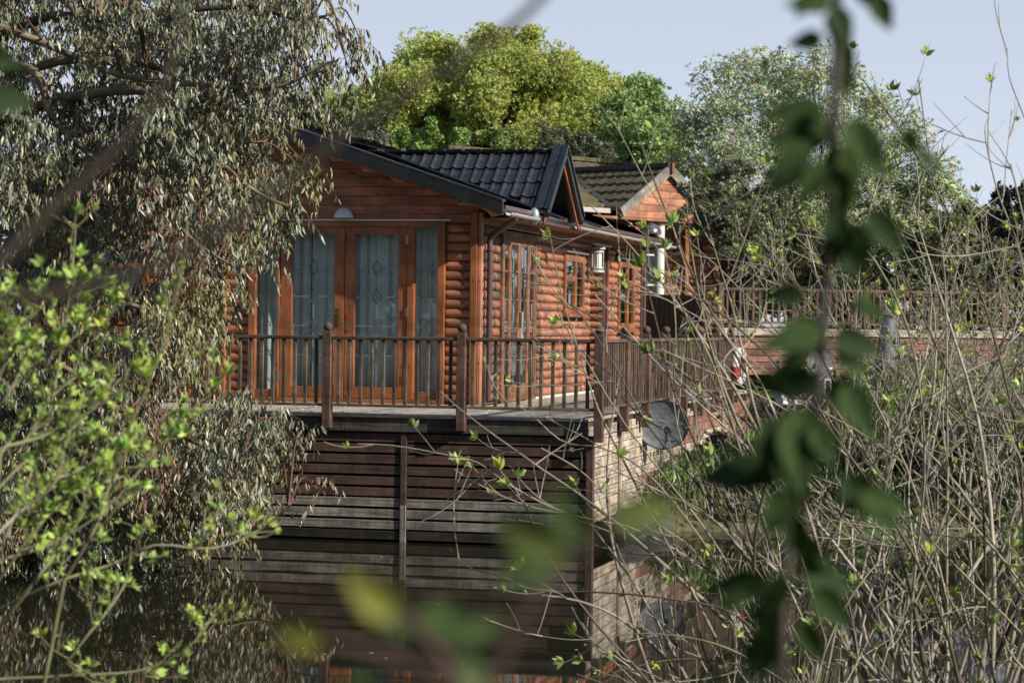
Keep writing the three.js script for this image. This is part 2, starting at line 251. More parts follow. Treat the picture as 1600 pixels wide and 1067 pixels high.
// ------------------------------------------------------------------ the log lodge
const SL = 0.337, ridgeX = -3.05;
const roofTop = (x) => x > ridgeX ? 2.435 + (0.445 - x) * SL : 2.435 + (0.445 - (2 * ridgeX - x)) * SL;
const lodge = houseThing('log_lodge', 'orange-brown timber lodge with dark tiled roof above the pond deck', 'lodge', 0, 0, 0);
{
  const L = lodge, R = rng(11), pitch = 0.116;
  const logAt = (side, from, to, y, mats) => { // side 'f': from..to are x; side 's': distances back along the right wall
    const len = to - from, vI = Math.floor(R() * 4), m = mats[Math.floor(R() * mats.length)];
    const o = mesh('log', logGeo(+len.toFixed(3), pitch, side === 'f' ? 0.034 : 0.024, vI), m, L);
    if (side === 'f') o.position.set(from, y, 0.002); else { o.rotation.y = Math.PI / 2; o.position.set(0.002, y, -from); }
    return o;
  };
  // wall shells behind the cladding
  const shell = (w, h, d, x, y, z) => mesh('wall', box(w, h, d), innerMat, L, x, y, z);
  shell(0.39, 2.36, 0.1, -0.195, 1.18, -0.05); shell(3.16, 2.36, 0.1, -4.52, 1.18, -0.05); shell(2.56, 0.2, 0.1, -1.66, 2.36, -0.05);
  shell(0.1, 2.3, 0.88, -0.05, 1.15, -0.54); shell(0.1, 2.3, 1.68, -0.05, 1.15, -3.69); shell(0.1, 1.13, 1.4, -0.05, 0.565, -5.24); shell(0.1, 0.36, 1.4, -0.05, 2.12, -5.24); shell(0.1, 2.3, 0.5, -0.05, 1.15, -6.2);
  shell(0.1, 2.3, 0.88, -0.05, 1.15, -8.04); shell(0.1, 0.9, 1.32, -0.05, 0.45, -9.14); shell(0.1, 0.3, 1.32, -0.05, 2.15, -9.14); shell(0.1, 2.3, 0.72, -0.05, 1.15, -10.16);
  shell(1.1, 2.3, 0.06, -0.6, 1.15, -7.66); shell(1.1, 2.3, 0.06, -0.6, 1.15, -6.42); shell(0.06, 2.3, 1.2, -1.12, 1.15, -7.04);
  mesh('ceiling', box(6, 0.06, 10.3), innerMat, L, -3.05, 2.33, -5.2); mesh('floor', box(6, 0.06, 10.3), innerMat, L, -3.05, -0.04, -5.2);
  shell(0.1, 2.3, 10.3, -6.05, 1.15, -5.2); shell(6.1, 2.3, 0.1, -3.05, 1.15, -10.48); shell(5.9, 2.3, 0.08, -3.05, 1.15, -3.3);
  // logs
  for (let k = 0; k < 19; k++) {
    const y = 0.02 + k * pitch, top = y + pitch;
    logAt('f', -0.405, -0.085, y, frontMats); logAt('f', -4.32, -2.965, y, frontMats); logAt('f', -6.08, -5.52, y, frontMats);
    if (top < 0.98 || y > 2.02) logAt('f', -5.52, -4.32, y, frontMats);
    logAt('s', 0.10, 0.2, y, k % 3 ? logMats : flakeMats); logAt('s', 0.2, 0.99, y, flakeMats);
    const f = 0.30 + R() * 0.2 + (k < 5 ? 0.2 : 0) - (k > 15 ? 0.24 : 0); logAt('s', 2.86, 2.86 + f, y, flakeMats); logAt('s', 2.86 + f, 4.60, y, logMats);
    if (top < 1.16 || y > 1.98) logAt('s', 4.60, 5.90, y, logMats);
    logAt('s', 5.90, 6.44, y, logMats); logAt('s', 7.72, 8.49, y, logMats); if (top < 0.94 || y > 2.03) logAt('s', 8.49, 9.80, y, logMats); logAt('s', 9.80, 10.4, y, logMats);
    const a = mesh('log', logGeo(0.965, pitch, 0.034, k % 3), logMats[k % 3], L); a.position.set(-0.985, y, -7.628);   // back of the door alcove
  }
  // corner and recess trims
  mesh('corner_trim', rbox(0.085, 2.36, 0.075), frameDarkMat, L, -0.043, 1.18, 0.042); mesh('corner_trim', rbox(0.045, 2.36, 0.1), logMats[0], L, 0.026, 1.18, -0.0);
  mesh('corner_trim', rbox(0.05, 2.25, 0.12), pvcBrown, L, 0.03, 1.12, -10.46); mesh('corner_trim', rbox(0.06, 2.25, 0.10), wood(0.222, 0.059, 0.03), L, 0.014, 1.12, -7.675); mesh('corner_trim', rbox(0.07, 2.3, 0.09), frameMat, L, -3.3, 1.15, 0.05);
  mesh('plinth_strip', box(0.04, 0.05, 8.0), white, L, 0.035, -0.002, -6.4);
  mesh('frieze_board', rbox(0.035, 0.2, 10.4), friezeMat, L, 0.024, 2.32, -5.22);
  mesh('frieze_board', rbox(6.0, 0.1, 0.03), gableMat, L, -3.1, 2.29, 0.02);
  // gable planks under the roof slope
  for (let k = 0; k < 12; k++) {
    const y = 2.345 + k * 0.112; const half = (roofTop(ridgeX) - 0.14 - y) / SL; if (half < 0.3) break; const x0 = Math.max(-6.1, ridgeX - half), x1 = Math.min(0, ridgeX + half);
    mesh('gable_plank', box(x1 - x0, 0.106, 0.022, k), gableMat, L, (x0 + x1) / 2, y + 0.05, 0.012);
  }
  mesh('gable_wall', shapeGeo([[-6.1, 2.36], [0, 2.36], [0, 2.4], [ridgeX, 3.44], [-6.1, 2.4]], 0.06), innerMat, L, 0, 0, -0.07);
  // ---- roof
  const e = (x, y, z) => V3(x, y, z);
  const slab = (sgn) => { const xe = ridgeX + sgn * 3.5, a = roofTop(ridgeX) - 0.06, b = roofTop(xe) - 0.06; const g = shapeGeo([[ridgeX, a], [xe, b], [xe, b - 0.05], [ridgeX, a - 0.05]], 11.34); mesh('roof_deck', g, vergeMat, L, 0, 0, -10.8); };
  slab(1); slab(-1);
  const tileG = (wd, ln) => { // one interlocking tile: pan with a roll on its left, lip at the lower end; x across, z down the slope
    const b = new MB(), pr = [[0, 0], [0.1, 0.022], [0.2, 0.027], [0.3, 0.02], [0.38, 0.004], [0.55, 0], [0.8, 0.002], [1, 0]];
    for (const [z, lift] of [[0, 0], [ln, 0.022]]) pr.forEach(([t, h], k) => { const q = pr[Math.min(7, k + 1)], r = pr[Math.max(0, k - 1)], n = V3(-(q[1] - r[1]), (q[0] - r[0]) * wd, 0).normalize(); b.vert(V3((t - 0.5) * wd, h + lift, z), n, t * wd * 3, z * 3); });
    pr.forEach(([t, h]) => { b.vert(V3((t - 0.5) * wd, h + 0.022, ln), V3(0, 0, 1), t * wd * 3, ln); b.vert(V3((t - 0.5) * wd, h - 0.012, ln - 0.004), V3(0, 0, 1), t * wd * 3, ln + 0.05); });
    for (let k = 0; k < 7; k++) { b.i.push(k, 8 + k, k + 1, k + 1, 8 + k, 9 + k); const a = 16 + k * 2; b.i.push(a, a + 1, a + 2, a + 2, a + 1, a + 3); }
    return b.geo();
  };
  const TW = 0.152, TL = 0.325; const one = tileG(TW, TL);
  const slopeAng = Math.atan(SL); const list = [];
  for (let r = 0; r < 12; r++) for (let c = 0; c < 74; c++) {
    const s = 0.04 + r * TL * 0.985, xx = ridgeX + s * Math.cos(slopeAng), zz = 0.5 - c * TW - TW / 2; if (xx > 0.2) continue;
    if (-zz > 1.25 && -zz < 3.05 && roofTop(xx + 0.3) < 3.2 - Math.abs(-zz - 2.15) * 0.84) continue;
    const m = new THREE.Matrix4().makeBasis(V3(0, 0, 1), V3(Math.sin(slopeAng), Math.cos(slopeAng), 0), V3(Math.cos(slopeAng), -Math.sin(slopeAng), 0)); m.setPosition(xx, roofTop(xx) - 0.05, zz);
    list.push(one.clone().applyMatrix4(m));
  }
  const mainTiles = mesh('roof_tiles', mergeGeometries(list), tileMats[0], L); mainTiles.userData.kind = 'stuff';
  const left = mesh('roof_tiles', mainTiles.geometry, tileMats[0], L); left.scale.x = -1; left.position.x = 2 * ridgeX; left.userData.kind = 'stuff';
  for (let k = 0; k < 14; k++) { const g = new THREE.CylinderGeometry(0.085, 0.085, 0.8, 10, 1, false, 0, Math.PI); g.rotateZ(Math.PI / 2); g.rotateX(-Math.PI / 2); g.rotateY(Math.PI / 2); mesh('ridge_tile', metreUV(g, k), k % 2 ? tileMats[1] : tileMats[2], L, ridgeX, roofTop(ridgeX) - 0.03, 0.16 - k * 0.805); }
  // verge trims and the scalloped barge boards of the front gable
  for (const sgn of [1, -1]) {
    const X = (x) => sgn > 0 ? x : 2 * ridgeX - x; const flip = (pts) => pts.map(([x, y]) => [X(x), y]);
    mesh('verge_trim', shapeGeo(flip([[ridgeX, roofTop(ridgeX) + 0.03], [0.45, roofTop(0.45) + 0.03], [0.45, roofTop(0.45) - 0.125], [ridgeX, roofTop(ridgeX) - 0.13]]), 0.05), vergeMat, L, 0, 0, 0.56);
    mesh('verge_cap', shapeGeo(flip([[ridgeX, roofTop(ridgeX) + 0.055], [0.45, roofTop(0.45) + 0.055], [0.45, roofTop(0.45) + 0.03], [ridgeX, roofTop(ridgeX) + 0.03]]), 0.16), tileMats[0], L, 0, 0, 0.455);
    const pts = [[ridgeX, roofTop(ridgeX) - 0.10], [0.44, roofTop(0.44) - 0.10]]; const cusps = []; for (let k = 0; k <= 8; k++) cusps.push(0.30 - k * 0.402);
    pts.push([0.44, roofTop(0.44) - 0.13]);
    for (let k = 0; k < cusps.length - 1; k++) { const a = cusps[k], b = cusps[k + 1]; pts.push([a, roofTop(a) - 0.205]); for (let j = 1; j < 8; j++) { const t = j / 8, x = lerp(a, b, t); if (x < ridgeX + 0.02) break; pts.push([x, roofTop(x) - 0.205 + 0.062 * Math.pow(Math.sin(Math.PI * Math.pow(t, 0.8)), 0.8)]); } }
    pts.push([ridgeX, roofTop(ridgeX) - 0.19]);
    mesh('barge_board', shapeGeo(flip(pts), 0.025), bargeMat, L, 0, 0, 0.525);
    // soffit boards under the overhang
    mesh('soffit', shapeGeo(flip([[ridgeX, roofTop(ridgeX) - 0.125], [0.42, roofTop(0.42) - 0.125], [0.42, roofTop(0.42) - 0.14], [ridgeX, roofTop(ridgeX) - 0.14]]), 0.5), gableMat, L, 0, 0, 0.03);
  }
  mesh('soffit', box(0.42, 0.015, 10.4), friezeMat, L, 0.23, 2.3, -5.3); mesh('eaves_board', box(0.02, 0.13, 11.2), pvcBrown, L, 0.44, 2.36, -5.15);
  // ---- cross gable over the side doors
  const DV = 2.14, DY = 3.30, DS = 0.84, DX = 0.58, ca = Math.atan(DS);
  const valleyX = (y) => 0.445 - (y - 2.435) / SL;
  const down = (sgn) => V3(0, -Math.sin(ca), sgn * Math.cos(ca));     // down the slope; +1 is the slope towards the camera
  for (const sgn of [1, -1]) {
    const s1 = 1.3 / 1; const A = V3(DX - 0.02, DY - 0.045, -DV), d = down(sgn);
    const low = A.clone().addScaledVector(d, s1); const P = [A, low, V3(valleyX(low.y) - 0.1, low.y, low.z), V3(valleyX(A.y) - 0.1, A.y, A.z)];
    const b = new MB(), n = V3(0, Math.cos(ca), sgn * Math.sin(ca)); for (const o of [0, -0.06]) P.forEach((q) => b.vert(q.clone().addScaledVector(n, o), n, q.x, q.z)); b.i.push(0, 1, 2, 0, 2, 3, 4, 6, 5, 4, 7, 6, 0, 4, 5, 0, 5, 1, 1, 5, 6, 1, 6, 2);
    mesh('roof_deck', b.geo(), vergeMat, L);
    for (let r = 0; r < 4; r++) for (let c = 0; c < 20; c++) {
      const s = 0.06 + r * TL * 0.96, x = DX - 0.17 - c * TW; const p = A.clone().addScaledVector(d, s); const yl = p.y - TL * Math.sin(ca); if (x - TW * 0.3 < valleyX(lerp(p.y, yl, 0.45)) - 0.02) continue;
      const o = mesh('roof_tile', one, tileMats[Math.floor(R() * 3)], L); o.position.set(x, p.y, p.z).addScaledVector(n, 0.003 + R() * 0.009);
      o.matrixAutoUpdate = true; o.quaternion.setFromRotationMatrix(new THREE.Matrix4().makeBasis(V3(sgn, 0, 0), n, d)); o.rotateY((R() - 0.5) * 0.028); o.rotateX((R() - 0.5) * 0.02);
    }
    // valley trim and verge trims
    const v0 = V3(valleyX(DY - 0.06), DY - 0.02, -DV + sgn * 0.02), yv = 2.30, v1 = V3(valleyX(yv) - 0.02, yv + 0.03, -DV + sgn * (DY - yv) / DS);
    mesh('valley_trim', beam(v0, v1, 0.12, 0.03), vergeMat, L);
    const a = V3(DX, DY + 0.0, -DV), z = a.clone().addScaledVector(d, 1.37);
    mesh('verge_trim', beam(a.clone().add(V3(0.012, -0.01, 0)), z.clone().add(V3(0.012, -0.01, 0)), 0.045, 0.15), vergeMat, L);
    mesh('verge_cap', beam(a.clone().add(V3(-0.045, 0.045, 0)), z.clone().add(V3(-0.045, 0.045, 0)), 0.20, 0.03), tileMats[2], L);
    mesh('barge_board', beam(a.clone().add(V3(-0.03, -0.1, 0)), z.clone().add(V3(-0.03, -0.1, 0)), 0.022, 0.12), gableMat, L);
  }
  for (let k = 0; k < 8; k++) { const g = new THREE.CylinderGeometry(0.07, 0.07, 0.39, 12, 1, false, -Math.PI / 2, Math.PI); g.rotateX(Math.PI / 2); g.rotateY(Math.PI / 2); g.scale(1, 0.8, 1); mesh('ridge_tile', metreUV(g, k * 1.7), ridgeMat, L, DX - 0.16 - k * 0.385, DY + 0.0 + (k % 2) * 0.004, -DV).rotation.x = -Math.PI / 2 * 0; }
  // gable wall of the cross gable with its own short logs
  mesh('gable_wall', (() => { const g = shapeGeo([[-1.0, 0], [1.0, 0], [0, 0.82]], 0.05); g.rotateY(Math.PI / 2); return g; })(), gableMat, L, -0.03, 2.36, -DV);
  for (let k = 0; k < 7; k++) { const y = 2.38 + k * pitch, half = (DY - 0.12 - y - pitch) / DS; if (half < 0.1) break; const o = mesh('log', logGeo(+(2 * half).toFixed(3), pitch, 0.034, k % 3), logMats[k % 3], L); o.rotation.y = Math.PI / 2; o.position.set(0.024, y, -(DV - half)); }
  mesh('flashing_cap', (() => { const g = new THREE.SphereGeometry(0.085, 14, 10); g.scale(0.8, 1.3, 0.7); return g; })(), mat(lin(0.311, 0.34, 0.385), 0.35, null, { metalness: 0.5 }), L, 0.46, 2.36, -0.98);
  // ---- gutter, brackets, downpipe
  const half = (len, r) => { const b = new MB(); for (const [rr, sg] of [[r, 1], [r * 0.9, -1]]) { const base = b.p.length / 3; for (let q = 0; q < 2; q++) for (let k = 0; k <= 8; k++) { const a = Math.PI + k / 8 * Math.PI; b.vert(V3(Math.cos(a) * rr, Math.sin(a) * rr, -q * len), V3(Math.cos(a) * sg, Math.sin(a) * sg, 0), k * 0.1, q * len); } for (let k = 0; k < 8; k++) b.i.push(base + k, base + 9 + k, base + k + 1, base + k + 1, base + 9 + k, base + 10 + k); } return b.geo(); };
  mesh('gutter', half(1.75, 0.042), gutterMat, L, 0.50, 2.335, 0.5); mesh('gutter', half(7.6, 0.042), gutterMat, L, 0.50, 2.335, -3.3);
  for (const z of [0.35, -0.4, -1.0, -3.5, -4.4, -5.3, -6.2, -7.1, -8.0, -8.9, -9.8, -10.6]) { const g = new THREE.TorusGeometry(0.047, 0.006, 5, 10, Math.PI); g.rotateZ(Math.PI); mesh('gutter_bracket', g, gutterMat, L, 0.50, 2.335, z); }
  mesh('downpipe', new MB().tube(curve([V3(0.5, 2.36, 0.2), V3(0.5, 2.27, 0.18), V3(0.42, 2.22, 0.1), V3(0.16, 2.1, -0.12), V3(0.1, 2.05, -0.17), V3(0.1, 1.9, -0.17), V3(0.1, 1.0, -0.17), V3(0.1, 0.05, -0.17)], 26), 0.036, 0.036, 10).geo(), pvcBrown, L);
  for (const y of [0.4, 1.9]) { const g = new THREE.TorusGeometry(0.042, 0.009, 5, 12); g.rotateX(Math.PI / 2); mesh('pipe_clip', g, pvcBrown, L, 0.1, y, -0.17); }
  mesh('downpipe', new MB().tube([V3(0.07, 2.3, -10.5), V3(0.07, 0.02, -10.5)], 0.034, 0.034, 8).geo(), pvcBrown, L);
  mesh('drip_strip', box(2.62, 0.016, 0.05), white, L, -1.66, 2.262, 0.055);

  // ---- glazed front doors with side lights
  const bar = (parent, x0, x1, y0, y1, z, d, m, nm = 'frame_bar') => mesh(nm, rbox(x1 - x0, y1 - y0, d, 0.006, Math.floor(R() * 3)), m, parent, (x0 + x1) / 2, (y0 + y1) / 2, z);
  function leading(parent, x0, x1, y0, y1, rows, diamonds, wv) {
    const parts = [], darks = [], cx = (x0 + x1) / 2, t = 0.009, add = (ax, ay, bx, by, a = parts) => { const g = new THREE.BoxGeometry(Math.hypot(bx - ax, by - ay), t, 0.006); g.rotateZ(Math.atan2(by - ay, bx - ax)); g.translate((ax + bx) / 2, (ay + by) / 2, 0); a.push(g); };
    for (const y of rows) { if (diamonds) { add(x0, y, cx - wv, y); add(cx + wv, y, x1, y); add(cx - wv, y, cx, y + 0.095, darks); add(cx, y + 0.095, cx + wv, y, darks); add(cx + wv, y, cx, y - 0.095, darks); add(cx, y - 0.095, cx - wv, y, darks); } else add(x0, y, x1, y); }
    if (diamonds) { const ys = [y1, ...rows.flatMap((y) => [y + 0.095, y - 0.095]), y0]; for (let k = 0; k < ys.length; k += 2) if (ys[k] - ys[k + 1] > 0.02) add(cx, ys[k], cx, ys[k + 1]); }
    mesh('leading', mergeGeometries(parts), leadMat, parent, 0, 0, 0.007); if (darks.length) mesh('leading', mergeGeometries(darks), darkLead, parent, 0, 0, 0.007);
  }
  const rows = [1.674, 1.312, 0.95, 0.586];
  const set = new THREE.Group(); set.name = 'door_set'; L.add(set); set.position.set(0, 0, 0.0);
  for (const [x0, x1, y0, y1] of [[-2.96, -2.87, 0, 2.245], [-0.5, -0.41, 0, 2.245], [-2.87, -0.5, 2.18, 2.245], [-2.87, -0.5, 0, 0.055], [-2.58, -2.55, 0.055, 2.18], [-0.885, -0.80, 0.055, 2.18]]) bar(set, x0, x1, y0, y1, 0.03, 0.11, frameMat, 'frame');
  for (const [x0, x1] of [[-2.87, -2.58], [-0.80, -0.5]]) {
    bar(set, x0, x1, 0.055, 0.15, 0.02, 0.06, frameMat, 'panel_rail'); mesh('pane', box(x1 - x0, 2.03, 0.004), glass, set, (x0 + x1) / 2, 1.165, 0.01); leading(set, x0, x1, 0.15, 2.18, rows, false, 0);
  }
  const leaf = (x0, x1, gx0, gx1, nm) => {
    const d = new THREE.Group(); d.name = nm; L.add(d); d.position.z = 0.035;
    bar(d, x0, gx0, 0.06, 2.175, 0, 0.06, frameDarkMat, 'stile'); bar(d, gx1, x1, 0.06, 2.175, 0, 0.06, frameDarkMat, 'stile'); bar(d, gx0, gx1, 2.09, 2.175, 0, 0.058, frameDarkMat, 'top_rail'); bar(d, gx0, gx1, 0.06, 0.195, 0, 0.058, frameMat, 'bottom_rail');
    mesh('pane', box(gx1 - gx0 + 0.01, 1.9, 0.004), glass, d, (gx0 + gx1) / 2, 1.142, -0.004); const g = new THREE.Group(); leading(d, gx0, gx1, 0.195, 2.09, rows, true, 0.06); return d;
  };
  const dl = leaf(-2.545, -1.705, -2.39, -1.835, 'glazed_door'), dr = leaf(-1.695, -0.89, -1.57, -1.005, 'glazed_door');
  mesh('handle', mergeGeometries([new THREE.BoxGeometry(0.035, 0.22, 0.012), new THREE.CylinderGeometry(0.011, 0.011, 0.06, 8).rotateX(Math.PI / 2).translate(0, 0.05, 0.03), new THREE.CylinderGeometry(0.011, 0.009, 0.13, 8).rotateZ(Math.PI / 2).translate(-0.06, 0.05, 0.06)]), brass, dl, -1.77, 1.06, 0.036);
  for (const y of [0.32, 1.13, 2.02]) { mesh('hinge', rbox(0.03, 0.11, 0.03, 0.004), chrome, dr, -0.89, y, 0.04); mesh('hinge', rbox(0.03, 0.11, 0.03, 0.004), chrome, dl, -2.555, y, 0.04); }
  // net curtains behind the glass
  const curtain = (x0, x1, y0, y1, z, waves, nm = 'curtain', rot = 0, px = 0, pz = 0) => {
    const g = new THREE.PlaneGeometry(x1 - x0, y1 - y0, Math.round((x1 - x0) * 70), 6), P = g.attributes.position; for (let k = 0; k < P.count; k++) { const x = P.getX(k), y = P.getY(k); P.setZ(k, 0.022 * Math.sin(x * waves + 0.8 * Math.sin(x * 7)) * (1 - 0.15 * y) + 0.012 * Math.sin(x * waves * 0.37 + y * 0.4)); }
    g.computeVertexNormals(); metreUV(g, 0, 1); const o = mesh(nm, g, curtainMat, L, (x0 + x1) / 2, (y0 + y1) / 2, z); return o;
  };
  curtain(-2.93, -2.2, 0.03, 2.2, -0.14, 52); curtain(-2.2, -1.72, 0.03, 2.2, -0.18, 44); curtain(-1.72, -0.98, 0.03, 2.2, -0.15, 50); curtain(-0.93, -0.42, 0.03, 2.2, -0.13, 60);
  // ---- left window with transom, sill and its small tiled hood
  const wl = new THREE.Group(); wl.name = 'window'; L.add(wl);
  for (const [x0, x1, y0, y1] of [[-5.52, -5.44, 0.98, 2.02], [-4.41, -4.32, 0.98, 2.02], [-5.44, -4.41, 1.94, 2.02], [-5.44, -4.41, 1.64, 1.71], [-5.44, -4.41, 0.98, 1.06], [-4.95, -4.9, 1.06, 1.64]]) bar(wl, x0, x1, y0, y1, 0.04, 0.1, frameMat, 'frame');
  mesh('sill', rbox(1.35, 0.05, 0.16), frameMat, wl, -4.92, 0.955, 0.08); mesh('pane', box(1.03, 0.9, 0.004), glass, wl, -4.925, 1.5, 0.02);
  curtain(-5.4, -4.75, 1.0, 1.95, -0.15, 46); curtain(-4.6, -4.42, 1.0, 1.95, -0.15, 60);
  const hood = new THREE.Group(); hood.name = 'window_hood'; L.add(hood);
  for (let r = 0; r < 2; r++) for (let c = 0; c < 9; c++) { const o = mesh('roof_tile', one, tileMats[c % 3], hood, -4.25 - c * TW, 2.36 - r * 0.12, 0.06 + r * 0.3); o.rotation.x = 0.38; }
  mesh('soffit', box(1.5, 0.04, 0.62), frameDarkMat, hood, -4.9, 2.08, 0.33);
  // ---- weathered doors on the side wall
  const sideGroup = (nm, v) => { const g = new THREE.Group(); g.name = nm; L.add(g); g.rotation.y = Math.PI / 2; g.position.set(0, 0, -v); return g; };   // local x runs back along the wall, z out of it
  const pd = sideGroup('patio_door_set', 1.0);
  for (const [x0, x1, y0, y1] of [[0, 0.08, 0, 2.19], [1.77, 1.85, 0, 2.19], [0.08, 1.77, 2.11, 2.19], [0.08, 1.77, 0, 0.06]]) bar(pd, x0, x1, y0, y1, 0.03, 0.06, flakeFrame, 'frame');
  for (const [x0, x1] of [[0.08, 0.40], [0.41, 0.92], [0.93, 1.44], [1.45, 1.77]]) {
    const w = x1 - x0 > 0.4 ? 0.085 : 0.05; bar(pd, x0, x0 + w, 0.06, 2.11, 0.03, 0.045, flakeFrame, 'stile'); bar(pd, x1 - w, x1, 0.06, 2.11, 0.03, 0.045, flakeFrame, 'stile'); bar(pd, x0 + w, x1 - w, 2.02, 2.11, 0.03, 0.043, flakeFrame, 'top_rail'); bar(pd, x0 + w, x1 - w, 0.06, 0.22, 0.03, 0.043, flakeFrame, 'bottom_rail');
    mesh('pane', box(x1 - x0 - 2 * w + 0.01, 1.82, 0.004), glass, pd, (x0 + x1) / 2, 1.12, 0.038); const lg = new THREE.Group(); lg.position.z = 0; leading(pd, x0 + w, x1 - w, 0.22, 2.02, rows, x1 - x0 > 0.4, 0.05);
  }
  pd.children.filter((c) => c.name === 'leading').forEach((c) => { c.position.z = 0.042; });
  mesh('handle', new THREE.BoxGeometry(0.03, 0.2, 0.04), brass, pd, 0.88, 1.05, 0.07);
  mesh('drip_strip', box(1.8, 0.014, 0.05), pvcBrown, pd, 0.92, 2.215, 0.06);
  mesh('door_notice', box(0.26, 0.36, 0.01), white, pd, 1.2, 0.98, 0.0);
  const pc = curtain(-0.2, 0.15, 0.03, 2.2, 0, 50); pc.rotation.y = Math.PI / 2; pc.position.set(-0.16, 1.12, -1.28); const pc2 = curtain(-0.2, 0.2, 0.03, 2.2, 0, 50); pc2.rotation.y = Math.PI / 2; pc2.position.set(-0.16, 1.12, -2.5);
  // ---- side windows
  const sideWindow = (v, y0, y1, low) => {
    const g = sideGroup('window', v), wdt = 1.3; for (const [a, b, c, d] of [[0, 0.1, y0, y1], [wdt - 0.1, wdt, y0, y1], [0.1, wdt - 0.1, y1 - 0.09, y1], [0.1, wdt - 0.1, y0, y0 + 0.1], [0.66, 0.78, y0 + 0.1, y1 - 0.09]]) bar(g, a, b, c, d, 0.03, 0.05, frameMat, 'frame');
    const tr = y1 - 0.38; bar(g, low ? 0.78 : 0.1, low ? 1.2 : 0.66, tr, tr + 0.09, 0.03, 0.046, frameMat, 'transom'); mesh('pane', box(1.1, y1 - y0 - 0.18, 0.004), glass, g, 0.65, (y0 + y1) / 2, 0.034);
    leading(g, 0.1, 1.2, y0, y1, [y0 + 0.28, y0 + 0.52], false, 0); g.children.filter((c) => c.name === 'leading').forEach((c) => { c.position.z = 0.038; }); mesh('sill', rbox(1.4, 0.05, 0.13), frameMat, g, 0.65, y0 - 0.025, 0.06); mesh('drip_strip', box(1.44, 0.02, 0.08), white, g, 0.65, y1 + 0.045, 0.06);
    const c = curtain(-0.3, 0.3, y0, y1, 0, 60); c.rotation.y = Math.PI / 2; c.position.set(-0.2, (y0 + y1) / 2, -(v + (low ? 0.95 : 0.3))); return g;
  };
  sideWindow(4.6, 1.16, 2.0, false); sideWindow(8.5, 0.94, 2.02, true);
  mesh('drip_strip', box(0.06, 0.02, 1.3), white, L, 0.06, 2.215, -7.05);
  mesh('entrance_door', rbox(0.8, 2.0, 0.05), frameDarkMat, L, -1.06, 1.0, -7.04).rotation.y = Math.PI / 2;
}
// fittings on the lodge
{
  const t = houseThing('dome_lamp', 'pale half-dome wall lamp above the front glazed doors', 'lamp', -1.705, 2.275, 0.03);
  const g = new THREE.SphereGeometry(0.125, 20, 10, 0, Math.PI * 2, 0, Math.PI / 2); g.scale(1, 1.05, 0.75); mesh('shade', g, mat(lin(0.459, 0.474, 0.503), 0.5), t, 0, 0.01, 0.09); mesh('back_plate', rbox(0.2, 0.05, 0.03), white, t, 0, 0.02, 0.005);
  const l = houseThing('wall_lantern', 'pale green caged lantern on the side wall by the entrance recess', 'lantern', 0.05, 1.78, -6.18);
  const ring = (y, r, h) => mesh('ring', new THREE.CylinderGeometry(r, r * 1.04, h, 16), mat(lin(0.311, 0.348, 0.296), 0.45), l, 0.12, y, 0);
  ring(0.36, 0.125, 0.035); ring(0.31, 0.10, 0.03); ring(0.02, 0.115, 0.035); ring(0.07, 0.105, 0.025); mesh('glass_tube', new THREE.CylinderGeometry(0.075, 0.075, 0.25, 16), mat(lin(0.555, 0.577, 0.533), 0.35), l, 0.12, 0.19, 0);
  for (let k = 0; k < 6; k++) mesh('cage_rod', new THREE.CylinderGeometry(0.008, 0.008, 0.27, 6), mat(lin(0.311, 0.348, 0.296), 0.45), l, 0.12 + 0.1 * Math.cos(k * 1.047), 0.19, 0.1 * Math.sin(k * 1.047));
  mesh('bracket', rbox(0.12, 0.05, 0.08), mat(lin(0.259, 0.296, 0.252), 0.45), l, 0.03, 0.2, 0);
  const s = houseThing('spot_lamp', 'small black spot lamp under the eaves beside the entrance recess', 'lamp', 0.05, 2.06, -7.85);
  mesh('arm', new MB().tube([V3(-0.02, 0.12, 0), V3(0.07, 0.1, 0), V3(0.09, 0.03, 0)], 0.012, 0.012, 6).geo(), mat(lin(0.015, 0.015, 0.015), 0.4), s); mesh('head', new THREE.CylinderGeometry(0.03, 0.06, 0.11, 12), mat(lin(0.015, 0.015, 0.015), 0.4), s, 0.1, -0.01, 0);
}
